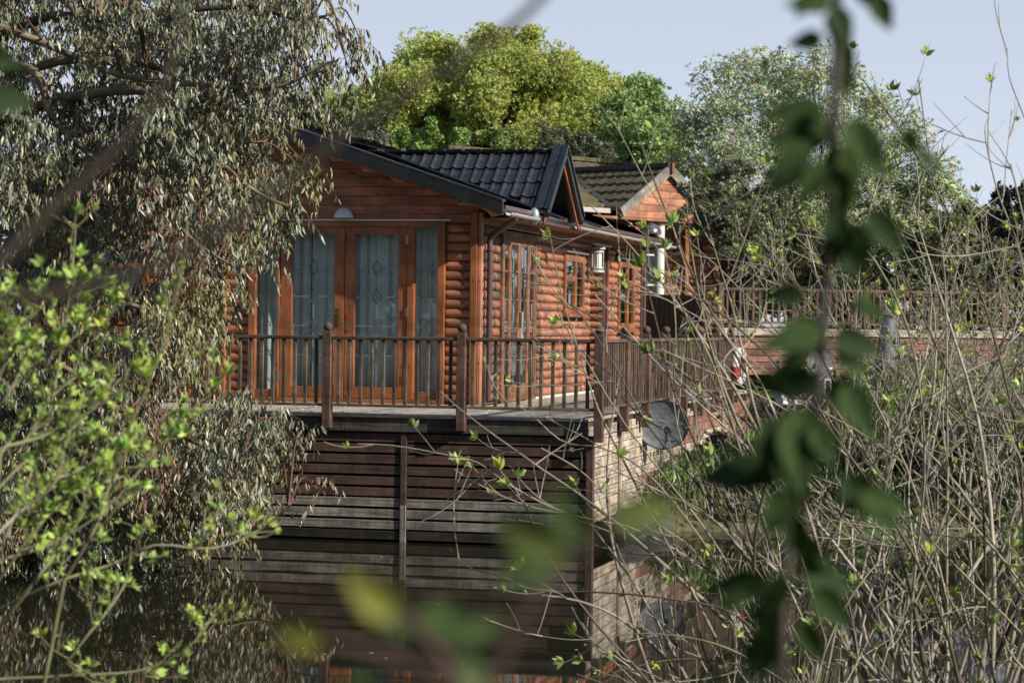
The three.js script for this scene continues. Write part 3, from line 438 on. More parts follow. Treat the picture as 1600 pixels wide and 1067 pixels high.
// ------------------------------------------------------------------ deck, skirts and railings
const deck = houseThing('timber_deck', 'weathered timber deck of the lodge standing over the pond', 'deck', 0, 0, 0);
{
  const R = rng(21); let z = 3.40, k = 0;
  while (z > 0.04) { const joint = -4.2 + (k % 2 ? 1.9 : -0.8); for (const [a, b] of [[-8.6, joint], [joint + 0.004, 2.12]]) mesh('deck_board', box(b - a, 0.028, 0.134, k % 4), deckMats[Math.floor(R() * 3)], deck, (a + b) / 2, -0.016 + (R() - 0.5) * 0.002, z - 0.067); z -= 0.14; k++; }
  while (z > -9.4) { mesh('deck_board', box(2.0, 0.028, 0.134, k % 4), deckMats[Math.floor(R() * 3)], deck, 1.09, -0.016 + (R() - 0.5) * 0.002, z - 0.067); z -= 0.14; k++; }
  // front fascia and slatted skirt
  mesh('edge_board', rbox(10.75, 0.03, 0.06), deckMats[1], deck, -3.24, -0.017, 3.43);
  for (const [a, b] of [[-8.6, -4.3], [-4.296, -0.58], [-0.576, 2.13]]) mesh('fascia_board', rbox(b - a, 0.15, 0.035, 0.005, 1), fasciaMat, deck, (a + b) / 2, -0.11, 3.415);
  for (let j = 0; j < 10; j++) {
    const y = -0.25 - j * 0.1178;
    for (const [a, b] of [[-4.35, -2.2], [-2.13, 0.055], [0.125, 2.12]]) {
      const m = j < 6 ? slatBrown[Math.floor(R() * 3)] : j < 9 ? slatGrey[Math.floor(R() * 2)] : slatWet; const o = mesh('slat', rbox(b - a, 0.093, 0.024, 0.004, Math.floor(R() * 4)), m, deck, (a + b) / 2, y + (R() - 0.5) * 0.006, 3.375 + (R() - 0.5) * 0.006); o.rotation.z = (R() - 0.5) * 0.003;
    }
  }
  for (const x of [-2.165, 0.09]) { mesh('skirt_post', rbox(0.066, 0.78, 0.07), slatBrown[0], deck, x, -0.585, 3.375); mesh('skirt_post', rbox(0.066, 0.42, 0.07), slatGrey[1], deck, x, -1.185, 3.375); }
  mesh('skirt_post', rbox(0.08, 1.4, 0.09), postMat, deck, 2.15, -0.88, 3.37);
  mesh('underdeck_shade_sheet', box(10.6, 1.5, 0.05), shadeBlack, deck, -3.3, -0.8, 2.6); mesh('underdeck_shade_sheet', box(0.05, 1.5, 9), shadeBlack, deck, 1.7, -0.8, -1.8);  // added near-black sheets behind the slats paint the darkness under the deck
  // pale slats on the right-hand side
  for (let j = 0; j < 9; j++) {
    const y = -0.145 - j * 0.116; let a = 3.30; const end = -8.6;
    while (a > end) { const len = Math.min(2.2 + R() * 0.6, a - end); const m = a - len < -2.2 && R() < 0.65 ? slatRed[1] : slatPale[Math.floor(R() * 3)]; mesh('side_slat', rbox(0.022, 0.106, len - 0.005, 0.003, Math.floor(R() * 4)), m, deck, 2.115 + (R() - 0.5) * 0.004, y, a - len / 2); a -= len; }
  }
  for (const z of [1.72, -0.9, -3.4, -5.8]) mesh('skirt_batten', rbox(0.03, 1.0, 0.07), slatPale[1], deck, 2.145, -0.6, z);
  mesh('side_beam', rbox(0.05, 0.085, 12), fasciaMat, deck, 2.07, -0.075, -2.6);
  for (let z = 2.6; z > -8.5; z -= 0.95) mesh('joist_end', rbox(0.09, 0.10, 0.07), railMat, deck, 2.15, -0.075, z);
  // paler skirt at the left, turned towards the sun
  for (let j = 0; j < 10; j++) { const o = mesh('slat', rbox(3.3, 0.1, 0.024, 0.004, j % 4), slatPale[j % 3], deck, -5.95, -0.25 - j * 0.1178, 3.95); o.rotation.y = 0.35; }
  mesh('skirt_post', rbox(0.09, 1.5, 0.09), slatPale[1], deck, -4.42, -0.75, 3.42);
}
{ // specks of blossom and lichen lying on the boards
  const R = rng(22), m = [], c = []; for (let k = 0; k < 420; k++) { const edge = R() < 0.6; m.push(new THREE.Matrix4().compose(V3(-4 + R() * 6, 0.003 + R() * 0.002, edge ? 3.38 + R() * 0.07 : 0.3 + R() * 3), new THREE.Quaternion().setFromEuler(new THREE.Euler(-Math.PI / 2 + (R() - 0.5) * 0.8, 0, R() * 6.28)), V3(1, 1, 1).multiplyScalar(0.006 + R() * 0.011))); c.push(lin(0.555, 0.533, 0.459)); }
  instanced('fallen_petals', new THREE.CircleGeometry(1, 6), mat(lin(1, 1, 1), 0.8), m, c, deck);
}
const ballGeo = new THREE.SphereGeometry(0.05, 16, 12);
function railPost(parent, x, z, y0 = -0.155) {
  const p = mesh('post', rbox(0.098, 0.885 - y0, 0.098, 0.008, Math.floor(Math.abs(x * 7 + z * 3)) % 4), postMat, parent, x, (0.885 + y0) / 2, z);
  const top = (0.885 - y0) / 2; mesh('post_cap', rbox(0.085, 0.02, 0.085, 0.006), railMat, p, 0, top + 0.008, 0); mesh('finial', ballGeo, railMat, p, 0, top + 0.06, 0); return p;
}
{
  const r = houseThing('front_railing', 'weathered wooden railing with ball-topped posts along the front of the deck', 'railing', 0, 0, 3.49);
  const px = [-5.3, -3.785, -2.27, -0.755, 0.757, 2.262], R = rng(31);
  px.forEach((x, k) => railPost(r, x, 0, k === 5 ? -0.24 : -0.155));
  for (let k = 0; k < 5; k++) {
    const a = px[k] + 0.049, b = px[k + 1] - 0.049, n = 11, L = b - a; mesh('top_rail', rbox(L, 0.042, 0.07, 0.012, k), railMat, r, (a + b) / 2, 0.826, 0); mesh('bottom_rail', rbox(L, 0.03, 0.06, 0.006, k), balMat, r, (a + b) / 2, 0.099, 0);
    for (let j = 0; j < n; j++) { const o = mesh('baluster', rbox(0.036, 0.69, 0.036, 0.004, j % 4), R() < 0.5 ? balMat : railMat, r, a + L * (j + 0.6) / (n + 0.2) + (R() - 0.5) * 0.008, 0.46, (R() - 0.5) * 0.004); o.rotation.z = (R() - 0.5) * 0.012; }
  }
  const s = houseThing('side_railing', 'long wooden railing running back along the right side of the deck', 'railing', 2.2, 0, 0);
  const pv = [3.49, 1.8, 0.5, -0.8, -2.1, -3.4, -4.8, -6.15]; pv.forEach((z, k) => { if (k) railPost(s, 0, z, -0.2); });
  for (let k = 0; k < 7; k++) {
    const a = pv[k] - 0.05, b = pv[k + 1] + 0.05, L = a - b; mesh('top_rail', rbox(0.07, 0.042, L, 0.012, k), balMat, s, 0, 0.826, (a + b) / 2); mesh('bottom_rail', rbox(0.06, 0.03, L, 0.006, k), balMat, s, 0, 0.105, (a + b) / 2);
    const n = Math.round(L / 0.122); for (let j = 0; j < n; j++) mesh('baluster', rbox(0.036, 0.69, 0.036, 0.004, j % 4), R() < 0.6 ? balMat : postMat, s, (R() - 0.5) * 0.004, 0.465, a - L * (j + 0.5) / n);
  }
}
{ // satellite dish on the side skirt
  const d = houseThing('satellite_dish', 'dark grey mesh satellite dish fixed to the pale side of the deck', 'dish', 2.34, -0.19, 0.15);
  const n = 24, b = new MB(); const q = new THREE.Quaternion().setFromUnitVectors(V3(0, 0, 1), V3(0.22, 0.12, 0.95).normalize());
  for (let r = 0; r <= 8; r++) for (let k = 0; k <= n; k++) { const a = k / n * Math.PI * 2, rr = r / 8; const x = Math.cos(a) * rr * 0.31, y = Math.sin(a) * rr * 0.29; b.vert(V3(x, y, 0.09 * rr * rr).applyQuaternion(q), V3(-x * 1.2, -y * 1.2, 1).normalize().applyQuaternion(q), rr * Math.cos(a), rr * Math.sin(a)); }
  for (let r = 0; r < 8; r++) for (let k = 0; k < n; k++) { const a = r * (n + 1) + k, c = a + n + 1; b.i.push(a, a + 1, c, a + 1, c + 1, c); }
  mesh('reflector', b.geo(), mat(lin(0.192, 0.207, 0.237), 0.38, roofMap), d);
  const rim = new THREE.TorusGeometry(0.305, 0.008, 6, 40); rim.scale(1, 0.95, 1); rim.translate(0, 0, 0.09); rim.applyQuaternion(q); mesh('rim', rim, mat(lin(0.022, 0.022, 0.026), 0.4), d);
  mesh('feed_arm', new MB().tube(curve([V3(0, -0.29, 0.08), V3(0.02, -0.25, 0.25), V3(0.04, -0.1, 0.38)].map((p) => p.applyQuaternion(q)), 8), 0.011, 0.011, 6).geo(), mat(lin(0.022, 0.022, 0.026), 0.4), d);
  const lnb = new THREE.CylinderGeometry(0.035, 0.045, 0.1, 12); const lm = mesh('receiver', lnb, mat(lin(0.015, 0.015, 0.018), 0.4), d); lm.position.copy(V3(0.04, -0.09, 0.36).applyQuaternion(q)); lm.rotation.x = 1.1;
  mesh('mount', new MB().tube([V3(0, 0, -0.01).applyQuaternion(q), V3(-0.08, -0.02, -0.05), V3(-0.19, -0.03, -0.06)], 0.025, 0.025, 8).geo(), mat(lin(0.022, 0.022, 0.022), 0.5), d); mesh('wall_plate', rbox(0.03, 0.16, 0.14), mat(lin(0.022, 0.022, 0.022), 0.5), d, -0.165, -0.03, -0.06);
}
{ // lifebuoy on the far end of the side railing
  const b = houseThing('lifebuoy', 'white lifebuoy with red band hung at the far end of the side railing', 'lifebuoy', 2.3, 0.42, -6.3);
  for (let k = 0; k < 8; k++) { const g = new THREE.TorusGeometry(0.22, 0.062, 10, 8, Math.PI / 4); g.rotateZ(k * Math.PI / 4); g.rotateY(1.42); mesh('ring_section', g, k % 4 === 0 ? mat(lin(0.37, 0.022, 0.022), 0.5) : white, b); }
}
// ------------------------------------------------------------------ neighbouring lodge and its deck behind
const A2 = 44 * Math.PI / 180, apex2 = at(1045, 262, 45), base2 = 2.15;
const local2 = (x, y, z) => V3(apex2.x, base2, apex2.z).add(V3(Math.cos(A2), 0, Math.sin(A2)).multiplyScalar(x)).add(V3(-Math.sin(A2), 0, Math.cos(A2)).multiplyScalar(z)).add(V3(0, y, 0));
{
  const L = thing('neighbour_lodge', 'orange lodge with mossy brown tiled roof behind the main lodge', 'lodge', V3(apex2.x, base2, apex2.z), -A2), R = rng(41);
  const yA = apex2.y - base2, S = 0.62, HW = 1.42, yE = yA - S * HW, MS = 0.36, xe = -0.35;
  const roofY = (x) => yE + 0.06 + (xe - x) * MS;
  // main roof slope facing the path, then the far slope
  const rows = (x0, x1, y0, y1, za, zb, n) => { // stepped tile courses from (x0,y0) down to (x1,y1)
    const out = []; for (let k = 0; k < n; k++) { const a = k / n, b = (k + 1) / n, b2 = new MB(), seg = Math.round(Math.abs(zb - za) / 0.09); const n1 = V3(-(y1 - y0), Math.abs(x1 - x0), 0).normalize();
      for (let j = 0; j <= seg; j++) { const z = lerp(za, zb, j / seg), w = 0.02 * Math.max(0, Math.sin(j * Math.PI / 1.5)); const P = (t, l) => V3(lerp(x0, x1, t), lerp(y0, y1, t) + l + w, z); b2.vert(P(a, 0), n1, z, a * 2); b2.vert(P(b, 0.03), n1, z, b * 2); b2.vert(P(b, 0.03), V3(1, 0, 0), z, b * 2); b2.vert(P(b, -0.02), V3(1, 0, 0), z, b * 2 + 0.05); }
      for (let j = 0; j < seg; j++) { const q = j * 4; b2.i.push(q, q + 1, q + 5, q, q + 5, q + 4, q + 2, q + 3, q + 7, q + 2, q + 7, q + 6); } out.push(b2.geo()); } return out; };
  for (const g of rows(-3.6, xe, roofY(-3.6), roofY(xe), 2.6, -3.4, 11)) mesh('tile_course', g, mossTile, L);
  mesh('roof_deck', shapeGeo([[-3.6, roofY(-3.6) - 0.06], [xe - 0.02, roofY(xe) - 0.06], [xe - 0.02, roofY(xe) - 0.1], [-7, roofY(xe) - 0.1]], 6.0), mossDark, L, 0, 0, -3.4);
  mesh('ridge_cap', beam(V3(-3.6, roofY(-3.6) + 0.05, 2.6), V3(-3.6, roofY(-3.6) + 0.05, -3.4), 0.22, 0.08), mossTile, L);
  // cross gable
  for (const sg of [1, -1]) {
    for (let k = 0; k < 5; k++) {
      const a = k / 5, b = (k + 1) / 5, q = new MB(), n1 = V3(0, 1, sg * S).normalize(), x1 = 0.0, yl = lerp(yA, yE, b), x0 = Math.min(-0.2, xe - (lerp(yA, yE, (a + b) / 2) - roofY(xe)) / MS), seg = Math.max(2, Math.round((x1 - x0) / 0.075));
      for (let j = 0; j <= seg; j++) { const x = lerp(x0, x1, j / seg), w = 0.028 * Math.max(0, Math.sin(j * Math.PI / 1.5)); const P = (t, l) => V3(x, lerp(yA, yE, t) + l + w, sg * HW * t); q.vert(P(a, 0), n1, x, a * 2); q.vert(P(b, 0.05), n1, x, b * 2); q.vert(P(b, 0.05), V3(0, 0, sg), x, b); q.vert(P(b, -0.03), V3(0, 0, sg), x, b + 0.06); }
      for (let j = 0; j < seg; j++) { const i = j * 4; q.i.push(i, i + 1, i + 5, i, i + 5, i + 4, i + 2, i + 3, i + 7, i + 2, i + 7, i + 6); }
      mesh('tile_course', q.geo(), mossTile, L);
    }
    const A = V3(0.04, yA + 0.02, 0), B = V3(0.04, yE + 0.0, sg * HW);
    mesh('barge_board', beam(A.clone().add(V3(0, -0.06, 0)), B.clone().add(V3(0, -0.06, 0)), 0.05, 0.19), mat(lin(0.296, 0.274, 0.237), 0.7, weatherMap), L);
    mesh('valley_trim', beam(V3(xe - (yA - roofY(xe)) / MS, yA + 0.02, sg * 0.03), V3(xe + 0.1, yE + 0.05, sg * HW), 0.16, 0.05), mossDark, L);
  }
  mesh('ridge_cap', beam(V3(0.08, yA + 0.05, 0), V3(-2.9, yA + 0.05, 0), 0.2, 0.09), mossDark, L);
  mesh('finial_block', rbox(0.06, 0.2, 0.07), wood(0.296, 0.089, 0.052), L, 0.1, yA - 0.01, 0);
  for (let k = 0; k < 7; k++) { const y = yE - 0.12 + k * 0.135, half = HW - 0.06 - Math.max(0, y + 0.13 - yE) / S; if (half < 0.12) break; mesh('gable_plank', box(0.03, 0.128, 2 * half, k), logMats[k % 3], L, -0.06, y + 0.065, 0); }
  mesh('gutter', beam(V3(xe + 0.1, yE - 0.02, HW + 1.1), V3(xe + 0.1, yE - 0.02, HW + 0.05), 0.1, 0.09), gutterMat, L); mesh('soffit', box(0.9, 0.05, 6), gableMat, L, -0.5, yE - 0.15, 0);
  // walls and the glazed porch below
  mesh('wall', box(0.08, 2.4, 5.4), logMats[1], L, -1.0, 1.25, -0.5); for (let k = 0; k < 16; k++) { const o = mesh('log', logGeo(1.8, 0.14, 0.035, k % 3), logMats[k % 3], L, -0.955, 0.1 + k * 0.14, -1.3); o.rotation.y = Math.PI / 2; }
  for (let k = 0; k < 16; k++) { const o = mesh('log', logGeo(3.6, 0.14, 0.035, k % 3), logMats[(k + 1) % 3], L, -4.6, 0.1 + k * 0.14, 2.25); }
  mesh('wall', box(3.6, 2.4, 0.08), logMats[0], L, -2.8, 1.25, 2.2);
  mesh('porch_post', rbox(0.12, 2.3, 0.12), frameMat, L, -0.3, 1.1, 0.62); mesh('porch_post', rbox(0.12, 2.3, 0.12), frameMat, L, -0.3, 1.1, -0.9); mesh('pillar', new THREE.CylinderGeometry(0.1, 0.1, 2.3, 16), white, L, -0.25, 1.1, -0.05);
  for (let k = 0; k < 2; k++) { const w = new THREE.Group(); w.name = 'window'; L.add(w); w.position.set(-0.9, 1.35, 0.9 - k * 1.25); w.rotation.y = Math.PI / 2; mesh('pane', box(1.0, 1.3, 0.02), mat(lin(0.022, 0.026, 0.03), 0.05), w); for (const x of [-0.53, 0.53]) mesh('frame', box(0.07, 1.4, 0.06), frameMat, w, x, 0, 0.02); for (const y of [-0.3, 0.3]) mesh('glazing_bar', box(1.0, 0.03, 0.03), white, w, 0, y, 0.02); }
  const dk = mat(lin(0.009, 0.006, 0.005), 0.9, grainMap, { specularIntensity: 0.1 }); for (let k = 0; k < 15; k++) mesh('shade_tinted_board', rbox(0.03, 1.0, 0.14), dk, L, -0.1, 0.35, 0.95 - k * 0.15);  // shade on the panel put into a near-black, low-gloss colour
  mesh('bowl_lamp', new THREE.SphereGeometry(0.22, 18, 10, 0, Math.PI * 2, 0, Math.PI / 2), mat(lin(0.133, 0.141, 0.148), 0.25, null, { metalness: 0.6 }), L, -0.15, yE - 0.42, 0.35);
}
// the neighbour's raised deck with red-brown skirt
const deckAt = at(1122, 512, 40), deckEnd = at(1580, 520, 42);
{
  const dir = deckEnd.clone().sub(deckAt); dir.y = 0; const len = dir.length(), turn = -Math.atan2(dir.z, dir.x), top = deckAt.y;
  const d = thing('neighbour_deck', 'raised deck with red-brown boarded skirt behind the bare bush', 'deck', V3(deckAt.x, top, deckAt.z), turn), R = rng(43);
  mesh('edge_board', rbox(len, 0.13, 0.06), slatPale[2], d, len / 2, -0.065, 0.03); for (let j = 0; j < 6; j++) for (let k = 0; k < 2; k++) mesh('skirt_board', rbox(len / 2 - 0.05, 0.10, 0.03, 0.004, (j + k) % 4), slatRed[(j + k) % 2], d, len / 4 + k * len / 2, -0.19 - j * 0.115, 0);
  for (let k = 0; k < 12; k++) mesh('deck_board', box(len, 0.03, 0.14, k % 4), deckMats[k % 3], d, len / 2, -0.03, -0.1 - k * 0.145);
  mesh('underdeck_shade_sheet', box(len, 0.8, 0.05), shadeBlack, d, len / 2, -0.45, -0.4);  // added near-black sheet in place of the shade beneath this deck
  const r = thing('neighbour_railing', 'dark red-brown baluster railing on the raised deck behind the bush', 'railing', V3(deckAt.x, top, deckAt.z), turn);
  const rw = wood(0.148, 0.074, 0.056, 0.8, weatherMap); for (let x = 0; x < len; x += 1.42) mesh('post', rbox(0.1, 0.78, 0.1), rw, r, x + 0.05, 0.38, -0.02);
  mesh('top_rail', rbox(len, 0.05, 0.08), rw, r, len / 2, 0.68, -0.02); mesh('bottom_rail', rbox(len, 0.04, 0.06), rw, r, len / 2, 0.1, -0.02); for (let x = 0.18; x < len; x += 0.125) mesh('baluster', rbox(0.04, 0.54, 0.04), rw, r, x, 0.39, -0.02);
}
// white garden chairs on the raised deck
function gardenChair(p, turn, label) {
  const c = thing('garden_chair', label, 'chair', p, turn, 'white garden chairs on the neighbour deck');
  const seat = rbox(0.46, 0.035, 0.44, 0.015); mesh('seat', seat, white, c, 0, 0.42, 0);
  const b = new THREE.PlaneGeometry(0.46, 0.5, 8, 6), P = b.attributes.position; for (let k = 0; k < P.count; k++) { const x = P.getX(k), y = P.getY(k); P.setZ(k, 0.5 * x * x - y * 0.22); } b.computeVertexNormals(); mesh('backrest', b, white, c, 0, 0.68, -0.24);
  for (const [x, z] of [[-0.2, 0.18], [0.2, 0.18], [-0.2, -0.2], [0.2, -0.2]]) mesh('leg', new MB().tube([V3(x, 0.42, z), V3(x * 1.12, 0, z * 1.15)], 0.025, 0.02, 6).geo(), white, c);
  for (const s of [-1, 1]) mesh('armrest', rbox(0.05, 0.03, 0.42), white, c, s * 0.25, 0.62, 0);
}
{ const y = deckAt.y - 0.012, p = at(1240, 500, 39.2), q = at(1276, 500, 39.4); gardenChair(V3(p.x, groundY(p.x, p.z) - 0.01, p.z), 0.5, 'white plastic garden chair on the lawn, nearer the lodges'); gardenChair(V3(q.x, groundY(q.x, q.z) - 0.01, q.z), -0.4, 'white plastic garden chair on the lawn, nearer the grey cover'); }
{ // covered barbecue in front of the red skirt
  const p = at(1388, 552, 38.2), c = thing('covered_barbecue', 'blue-grey fabric cover draped over a barbecue by the red skirt', 'barbecue', V3(p.x, groundY(p.x, p.z) - 0.02, p.z), 0.2);
  const g = new THREE.CylinderGeometry(0.15, 0.19, 0.85, 28, 12), P = g.attributes.position; for (let k = 0; k < P.count; k++) { const y = P.getY(k), a = Math.atan2(P.getZ(k), P.getX(k)), f = 1 + 0.07 * Math.sin(a * 7 + y * 3) * (0.6 - y) + (y > 0.2 ? -0.5 * (y - 0.2) : 0); P.setX(k, P.getX(k) * f + 0.04 * y); P.setZ(k, P.getZ(k) * f); } g.computeVertexNormals();
  mesh('cover', g, mat(lin(0.2, 0.215, 0.252), 0.7, fabricMap), c, 0, 0.42, 0); mesh('cover_top', new THREE.SphereGeometry(0.15, 18, 8, 0, Math.PI * 2, 0, Math.PI / 2).scale(1, 0.6, 1), mat(lin(0.2, 0.215, 0.252), 0.7, fabricMap), c, 0.02, 0.84, 0); for (const a of [0, 2.1, 4.2]) mesh('leg', new THREE.CylinderGeometry(0.015, 0.015, 0.1, 6), pvcBrown, c, 0.15 * Math.cos(a), 0.03, 0.15 * Math.sin(a));
}
// stones at the foot of the deck wall
for (const [px, py, dp, s, label] of [[975, 805, 26.0, 0.26, 'rounded grey stone at the foot of the deck corner'], [1020, 815, 26.1, 0.18, 'low grey stone on the bank right of the deck corner'], [1165, 715, 29.0, 0.16, 'dark stone lying on the sunlit grass right of the deck']]) {
  const p = at(px, py, dp), g = new THREE.IcosahedronGeometry(s, 3), P = g.attributes.position; for (let k = 0; k < P.count; k++) { const f = 0.8 + 0.4 * vnoise(P.getX(k) * 5 + 50, P.getY(k) * 5 + P.getZ(k) * 4 + 50, 99, 99, Math.round(px)); P.setXYZ(k, P.getX(k) * f * 1.2, P.getY(k) * f * 0.75, P.getZ(k) * f); } g.computeVertexNormals(); metreUV(g);
  tag(mesh(numbered('stone'), g, mat(px > 1100 ? lin(0.044, 0.041, 0.044) : lin(0.081, 0.081, 0.085), 0.9, roofMap), null, p.x, Math.max(0.02, groundY(p.x, p.z)) + s * 0.3, p.z), label, 'stone', 'stones on the bank');
}
// ------------------------------------------------------------------ vegetation
const lancet = leafGeo(1, 0.225, 0.22, 0.35, 0.38), oval = leafGeo(1, 0.46, 0.18, 0.3, 0.42), broad = leafGeo(1, 0.62, 0.2, 0.35, 0.4);
// a sprig: a few small leaves round a point, used for distant crowns
function sprig(n, size, seed, shape) { const R = rng(seed), out = []; for (let k = 0; k < n; k++) { const d = rdir(R); d.y = Math.abs(d.y) * 0.9 + 0.05; const g = shape.clone(); g.applyMatrix4(place(rdir(R).multiplyScalar(size * 0.5), d, R() * 6.28, size * (0.7 + 0.6 * R()))); out.push(g); } return mergeGeometries(out); }
function lowLeaf(w) { const g = new THREE.BufferGeometry(); g.setAttribute('position', new THREE.Float32BufferAttribute([0, 0, 0, w / 2, 0.5, 0.1, 0, 1, -0.1, -w / 2, 0.5, 0.1], 3)); g.setAttribute('uv', new THREE.Float32BufferAttribute([0, 0, 1, 0, 1, 1, 0, 1], 2)); g.setIndex([0, 1, 2, 0, 2, 3]); g.computeVertexNormals(); return g; }
const low = lowLeaf(0.55), lowThin = lowLeaf(0.4);
const sprigA = sprig(9, 0.11, 501, low), sprigB = sprig(7, 0.075, 502, lowThin), sprigC = sprig(8, 0.075, 503, low);
const sunLeaf = leafMat(0.6, 0.4);

/* a tree whose crown is a set of lobes: trunk, limbs to each lobe, sprigs spread through the lobes */
function crownTree(o) {
  const R = rng(o.seed), T = thing(o.name, o.label, 'tree', V3(o.base.x, o.base.y, o.base.z), 0, o.group);
  const B = o.base, loc = (p) => p.clone().sub(B), lobes = [];
  for (const [px, py, rp, dd] of o.lobes) { const d = o.depth + (dd || 0); lobes.push({ c: loc(at(px, py, d)), r: rp * d / FPX }); }
  const fork = V3((R() - 0.5) * 0.4, o.forkY, (R() - 0.5) * 0.4);
  if (o.trunk !== 0) {
    mesh('trunk', new MB().tube(curve([V3(0, -0.2, 0), V3(0.08, o.forkY * 0.5, 0.05), fork], 8), o.trunk, o.trunk * 0.7, 9).geo(), o.bark, T);
    const tw = new MB();
    for (const l of lobes) {
      const mid = fork.clone().lerp(l.c, 0.5).add(V3((R() - 0.5) * 0.8, 0.3 + R() * 0.4, (R() - 0.5) * 0.8)); const pts = curve([fork, mid, l.c], 8); mesh('limb', new MB().tube(pts, o.trunk * 0.38, o.trunk * 0.08, 6).geo(), o.bark, T);
      for (let k = 0; k < (o.twigs || 7); k++) { const st = pts[3 + Math.floor(R() * 5)].clone(); const tip = l.c.clone().addScaledVector(rdir(R), l.r * (0.6 + 0.4 * R())); tw.tube(curve([st, st.clone().lerp(tip, 0.5).add(rdir(R).multiplyScalar(l.r * 0.15)), tip], 5), o.trunk * 0.07, 0.006, 4); }
    }
    const tg = mesh('twigs', tw.geo(), o.bark, T); tg.userData.kind = 'stuff';
  }
  const mats = [], cols = [];
  for (const l of lobes) {
    const n = Math.round(o.density * l.r * l.r), tint = 0.9 + 0.2 * R(), clumps = []; for (let k = 0; k < Math.max(5, 14 * l.r); k++) { const d = rdir(R); clumps.push(d.multiplyScalar(l.r * (0.55 + 0.45 * R()) * (0.85 + 0.3 * R()))); }
    for (let k = 0; k < n; k++) {
      const c = clumps[Math.floor(R() * clumps.length)]; const p = c.clone().addScaledVector(rdir(R), l.r * (o.clump || 0.34) * Math.pow(R(), 0.5)); p.y *= o.flat || 0.9; p.add(l.c);
      mats.push(place(p, rdir(R).add(V3(0, 0.6, 0)), R() * 6.28, (o.size || 1) * (0.65 + 0.7 * R()))); cols.push(vary(R, o.color.map((v, q) => v * lerp(1, tint, 0.8) * (o.tips && R() < 0.3 ? o.tips[q] : 1)), 0.28));
    }
  }
  instanced('foliage', o.sprig, sunLeaf, mats, cols, T); return T;
}
const gAt = (px, depth) => { const p = at(px, 500, depth); return V3(p.x, groundY(p.x, p.z) - 0.05, p.z); };
function fill(poly, n, seed, r0, r1, depthSpread) { const R = rng(seed), out = []; const xs = poly.map((p) => p[0]), ys = poly.map((p) => p[1]); let guard = 0; while (out.length < n && guard++ < 20000) { const x = lerp(Math.min(...xs), Math.max(...xs), R()), y = lerp(Math.min(...ys), Math.max(...ys), R()); if (!inPoly(x, y, poly)) continue; if (out.some((q) => Math.hypot(q[0] - x, q[1] - y) < r0 * 0.55)) continue; out.push([x, y, lerp(r0, r1, R()), (R() - 0.5) * depthSpread]); } return out; }

crownTree({ name: 'oak_tree', label: 'large round-crowned yellow-green oak rising behind the lodge roof', seed: 601, base: gAt(790, 72), depth: 72, forkY: 4.2, trunk: 0.42, bark: barkDark, sprig: sprigA, size: 0.72, density: 2200, clump: 0.95, color: [0.37, 0.43, 0.095], tips: [1.25, 1.15, 0.9], twigs: 9,
  lobes: [...fill([[500, 240], [505, 200], [560, 172], [592, 138], [640, 114], [690, 92], [745, 80], [757, 72], [815, 80], [855, 98], [905, 120], [935, 145], [985, 152], [1015, 172], [1030, 240]], 84, 6011, 28, 42, 8), [757, 56, 20, -2], [690, 76, 22, -1], [825, 66, 22, -1], [650, 104, 24], [900, 100, 22], [925, 120, 20]] });
crownTree({ name: 'maple_tree', label: 'fresher green tree in front of the right side of the oak', seed: 602, base: gAt(1010, 64), depth: 64, forkY: 2.5, trunk: 0.2, bark: barkDark, sprig: sprigA, size: 1.15, density: 620, color: [0.23, 0.34, 0.085], clump: 0.9, lobes: [[1005, 150, 28], [975, 175, 30, -1], [1030, 180, 28], [960, 215, 32, -1], [1005, 210, 36, -2], [1040, 220, 26], [985, 245, 34, -1.5], [1030, 255, 30], [940, 240, 26]] });
crownTree({ name: 'dark_tree', label: 'dark green tree half hidden between the gum tree and the oak', seed: 603, base: gAt(520, 66), depth: 66, forkY: 2.2, trunk: 0.2, bark: barkDark, sprig: sprigA, size: 1.1, density: 560, color: [0.096, 0.141, 0.041], lobes: [[520, 175, 36], [495, 205, 34], [555, 200, 32, -1], [470, 180, 30], [585, 215, 26, -1], [600, 190, 22, 2]] });
crownTree({ name: 'lime_shrub', label: 'bright lime-green bush just above the left of the tiled ridge', seed: 604, base: gAt(665, 52), depth: 52, forkY: 1.8, trunk: 0.08, bark: barkDark, sprig: sprigC, size: 1.1, density: 1200, color: [0.222, 0.348, 0.059], lobes: [[645, 214, 22], [680, 208, 22], [715, 216, 18], [660, 232, 22], [630, 222, 14]], group: 'bushes behind the ridge' });
crownTree({ name: 'lime_shrub', label: 'yellow-green bush behind the middle of the tiled ridge', seed: 605, base: gAt(775, 54), depth: 54, forkY: 1.6, trunk: 0.08, bark: barkDark, sprig: sprigC, size: 1.1, density: 1000, color: [0.207, 0.281, 0.052], lobes: [[760, 206, 20], [785, 218, 18], [740, 222, 16], [810, 214, 14]], group: 'bushes behind the ridge' });
crownTree({ name: 'grey_shrub', label: 'grey-green bush behind the left end of the tiled ridge', seed: 606, base: gAt(570, 50), depth: 50, forkY: 1.4, trunk: 0.07, bark: barkDark, sprig: sprigB, size: 1, density: 1100, color: [0.141, 0.148, 0.089], lobes: [[575, 212, 18], [550, 218, 16], [597, 222, 13]], group: 'bushes behind the ridge' });
crownTree({ name: 'grey_shrub', label: 'dull olive bush between the dark dormer and the mossy roof', seed: 607, base: gAt(890, 60), depth: 60, forkY: 1.6, trunk: 0.08, bark: barkDark, sprig: sprigB, size: 1.2, density: 900, color: [0.118, 0.137, 0.067], lobes: [[860, 210, 22], [890, 225, 26], [920, 235, 24], [945, 245, 22], [910, 215, 16]], group: 'bushes behind the ridge' });
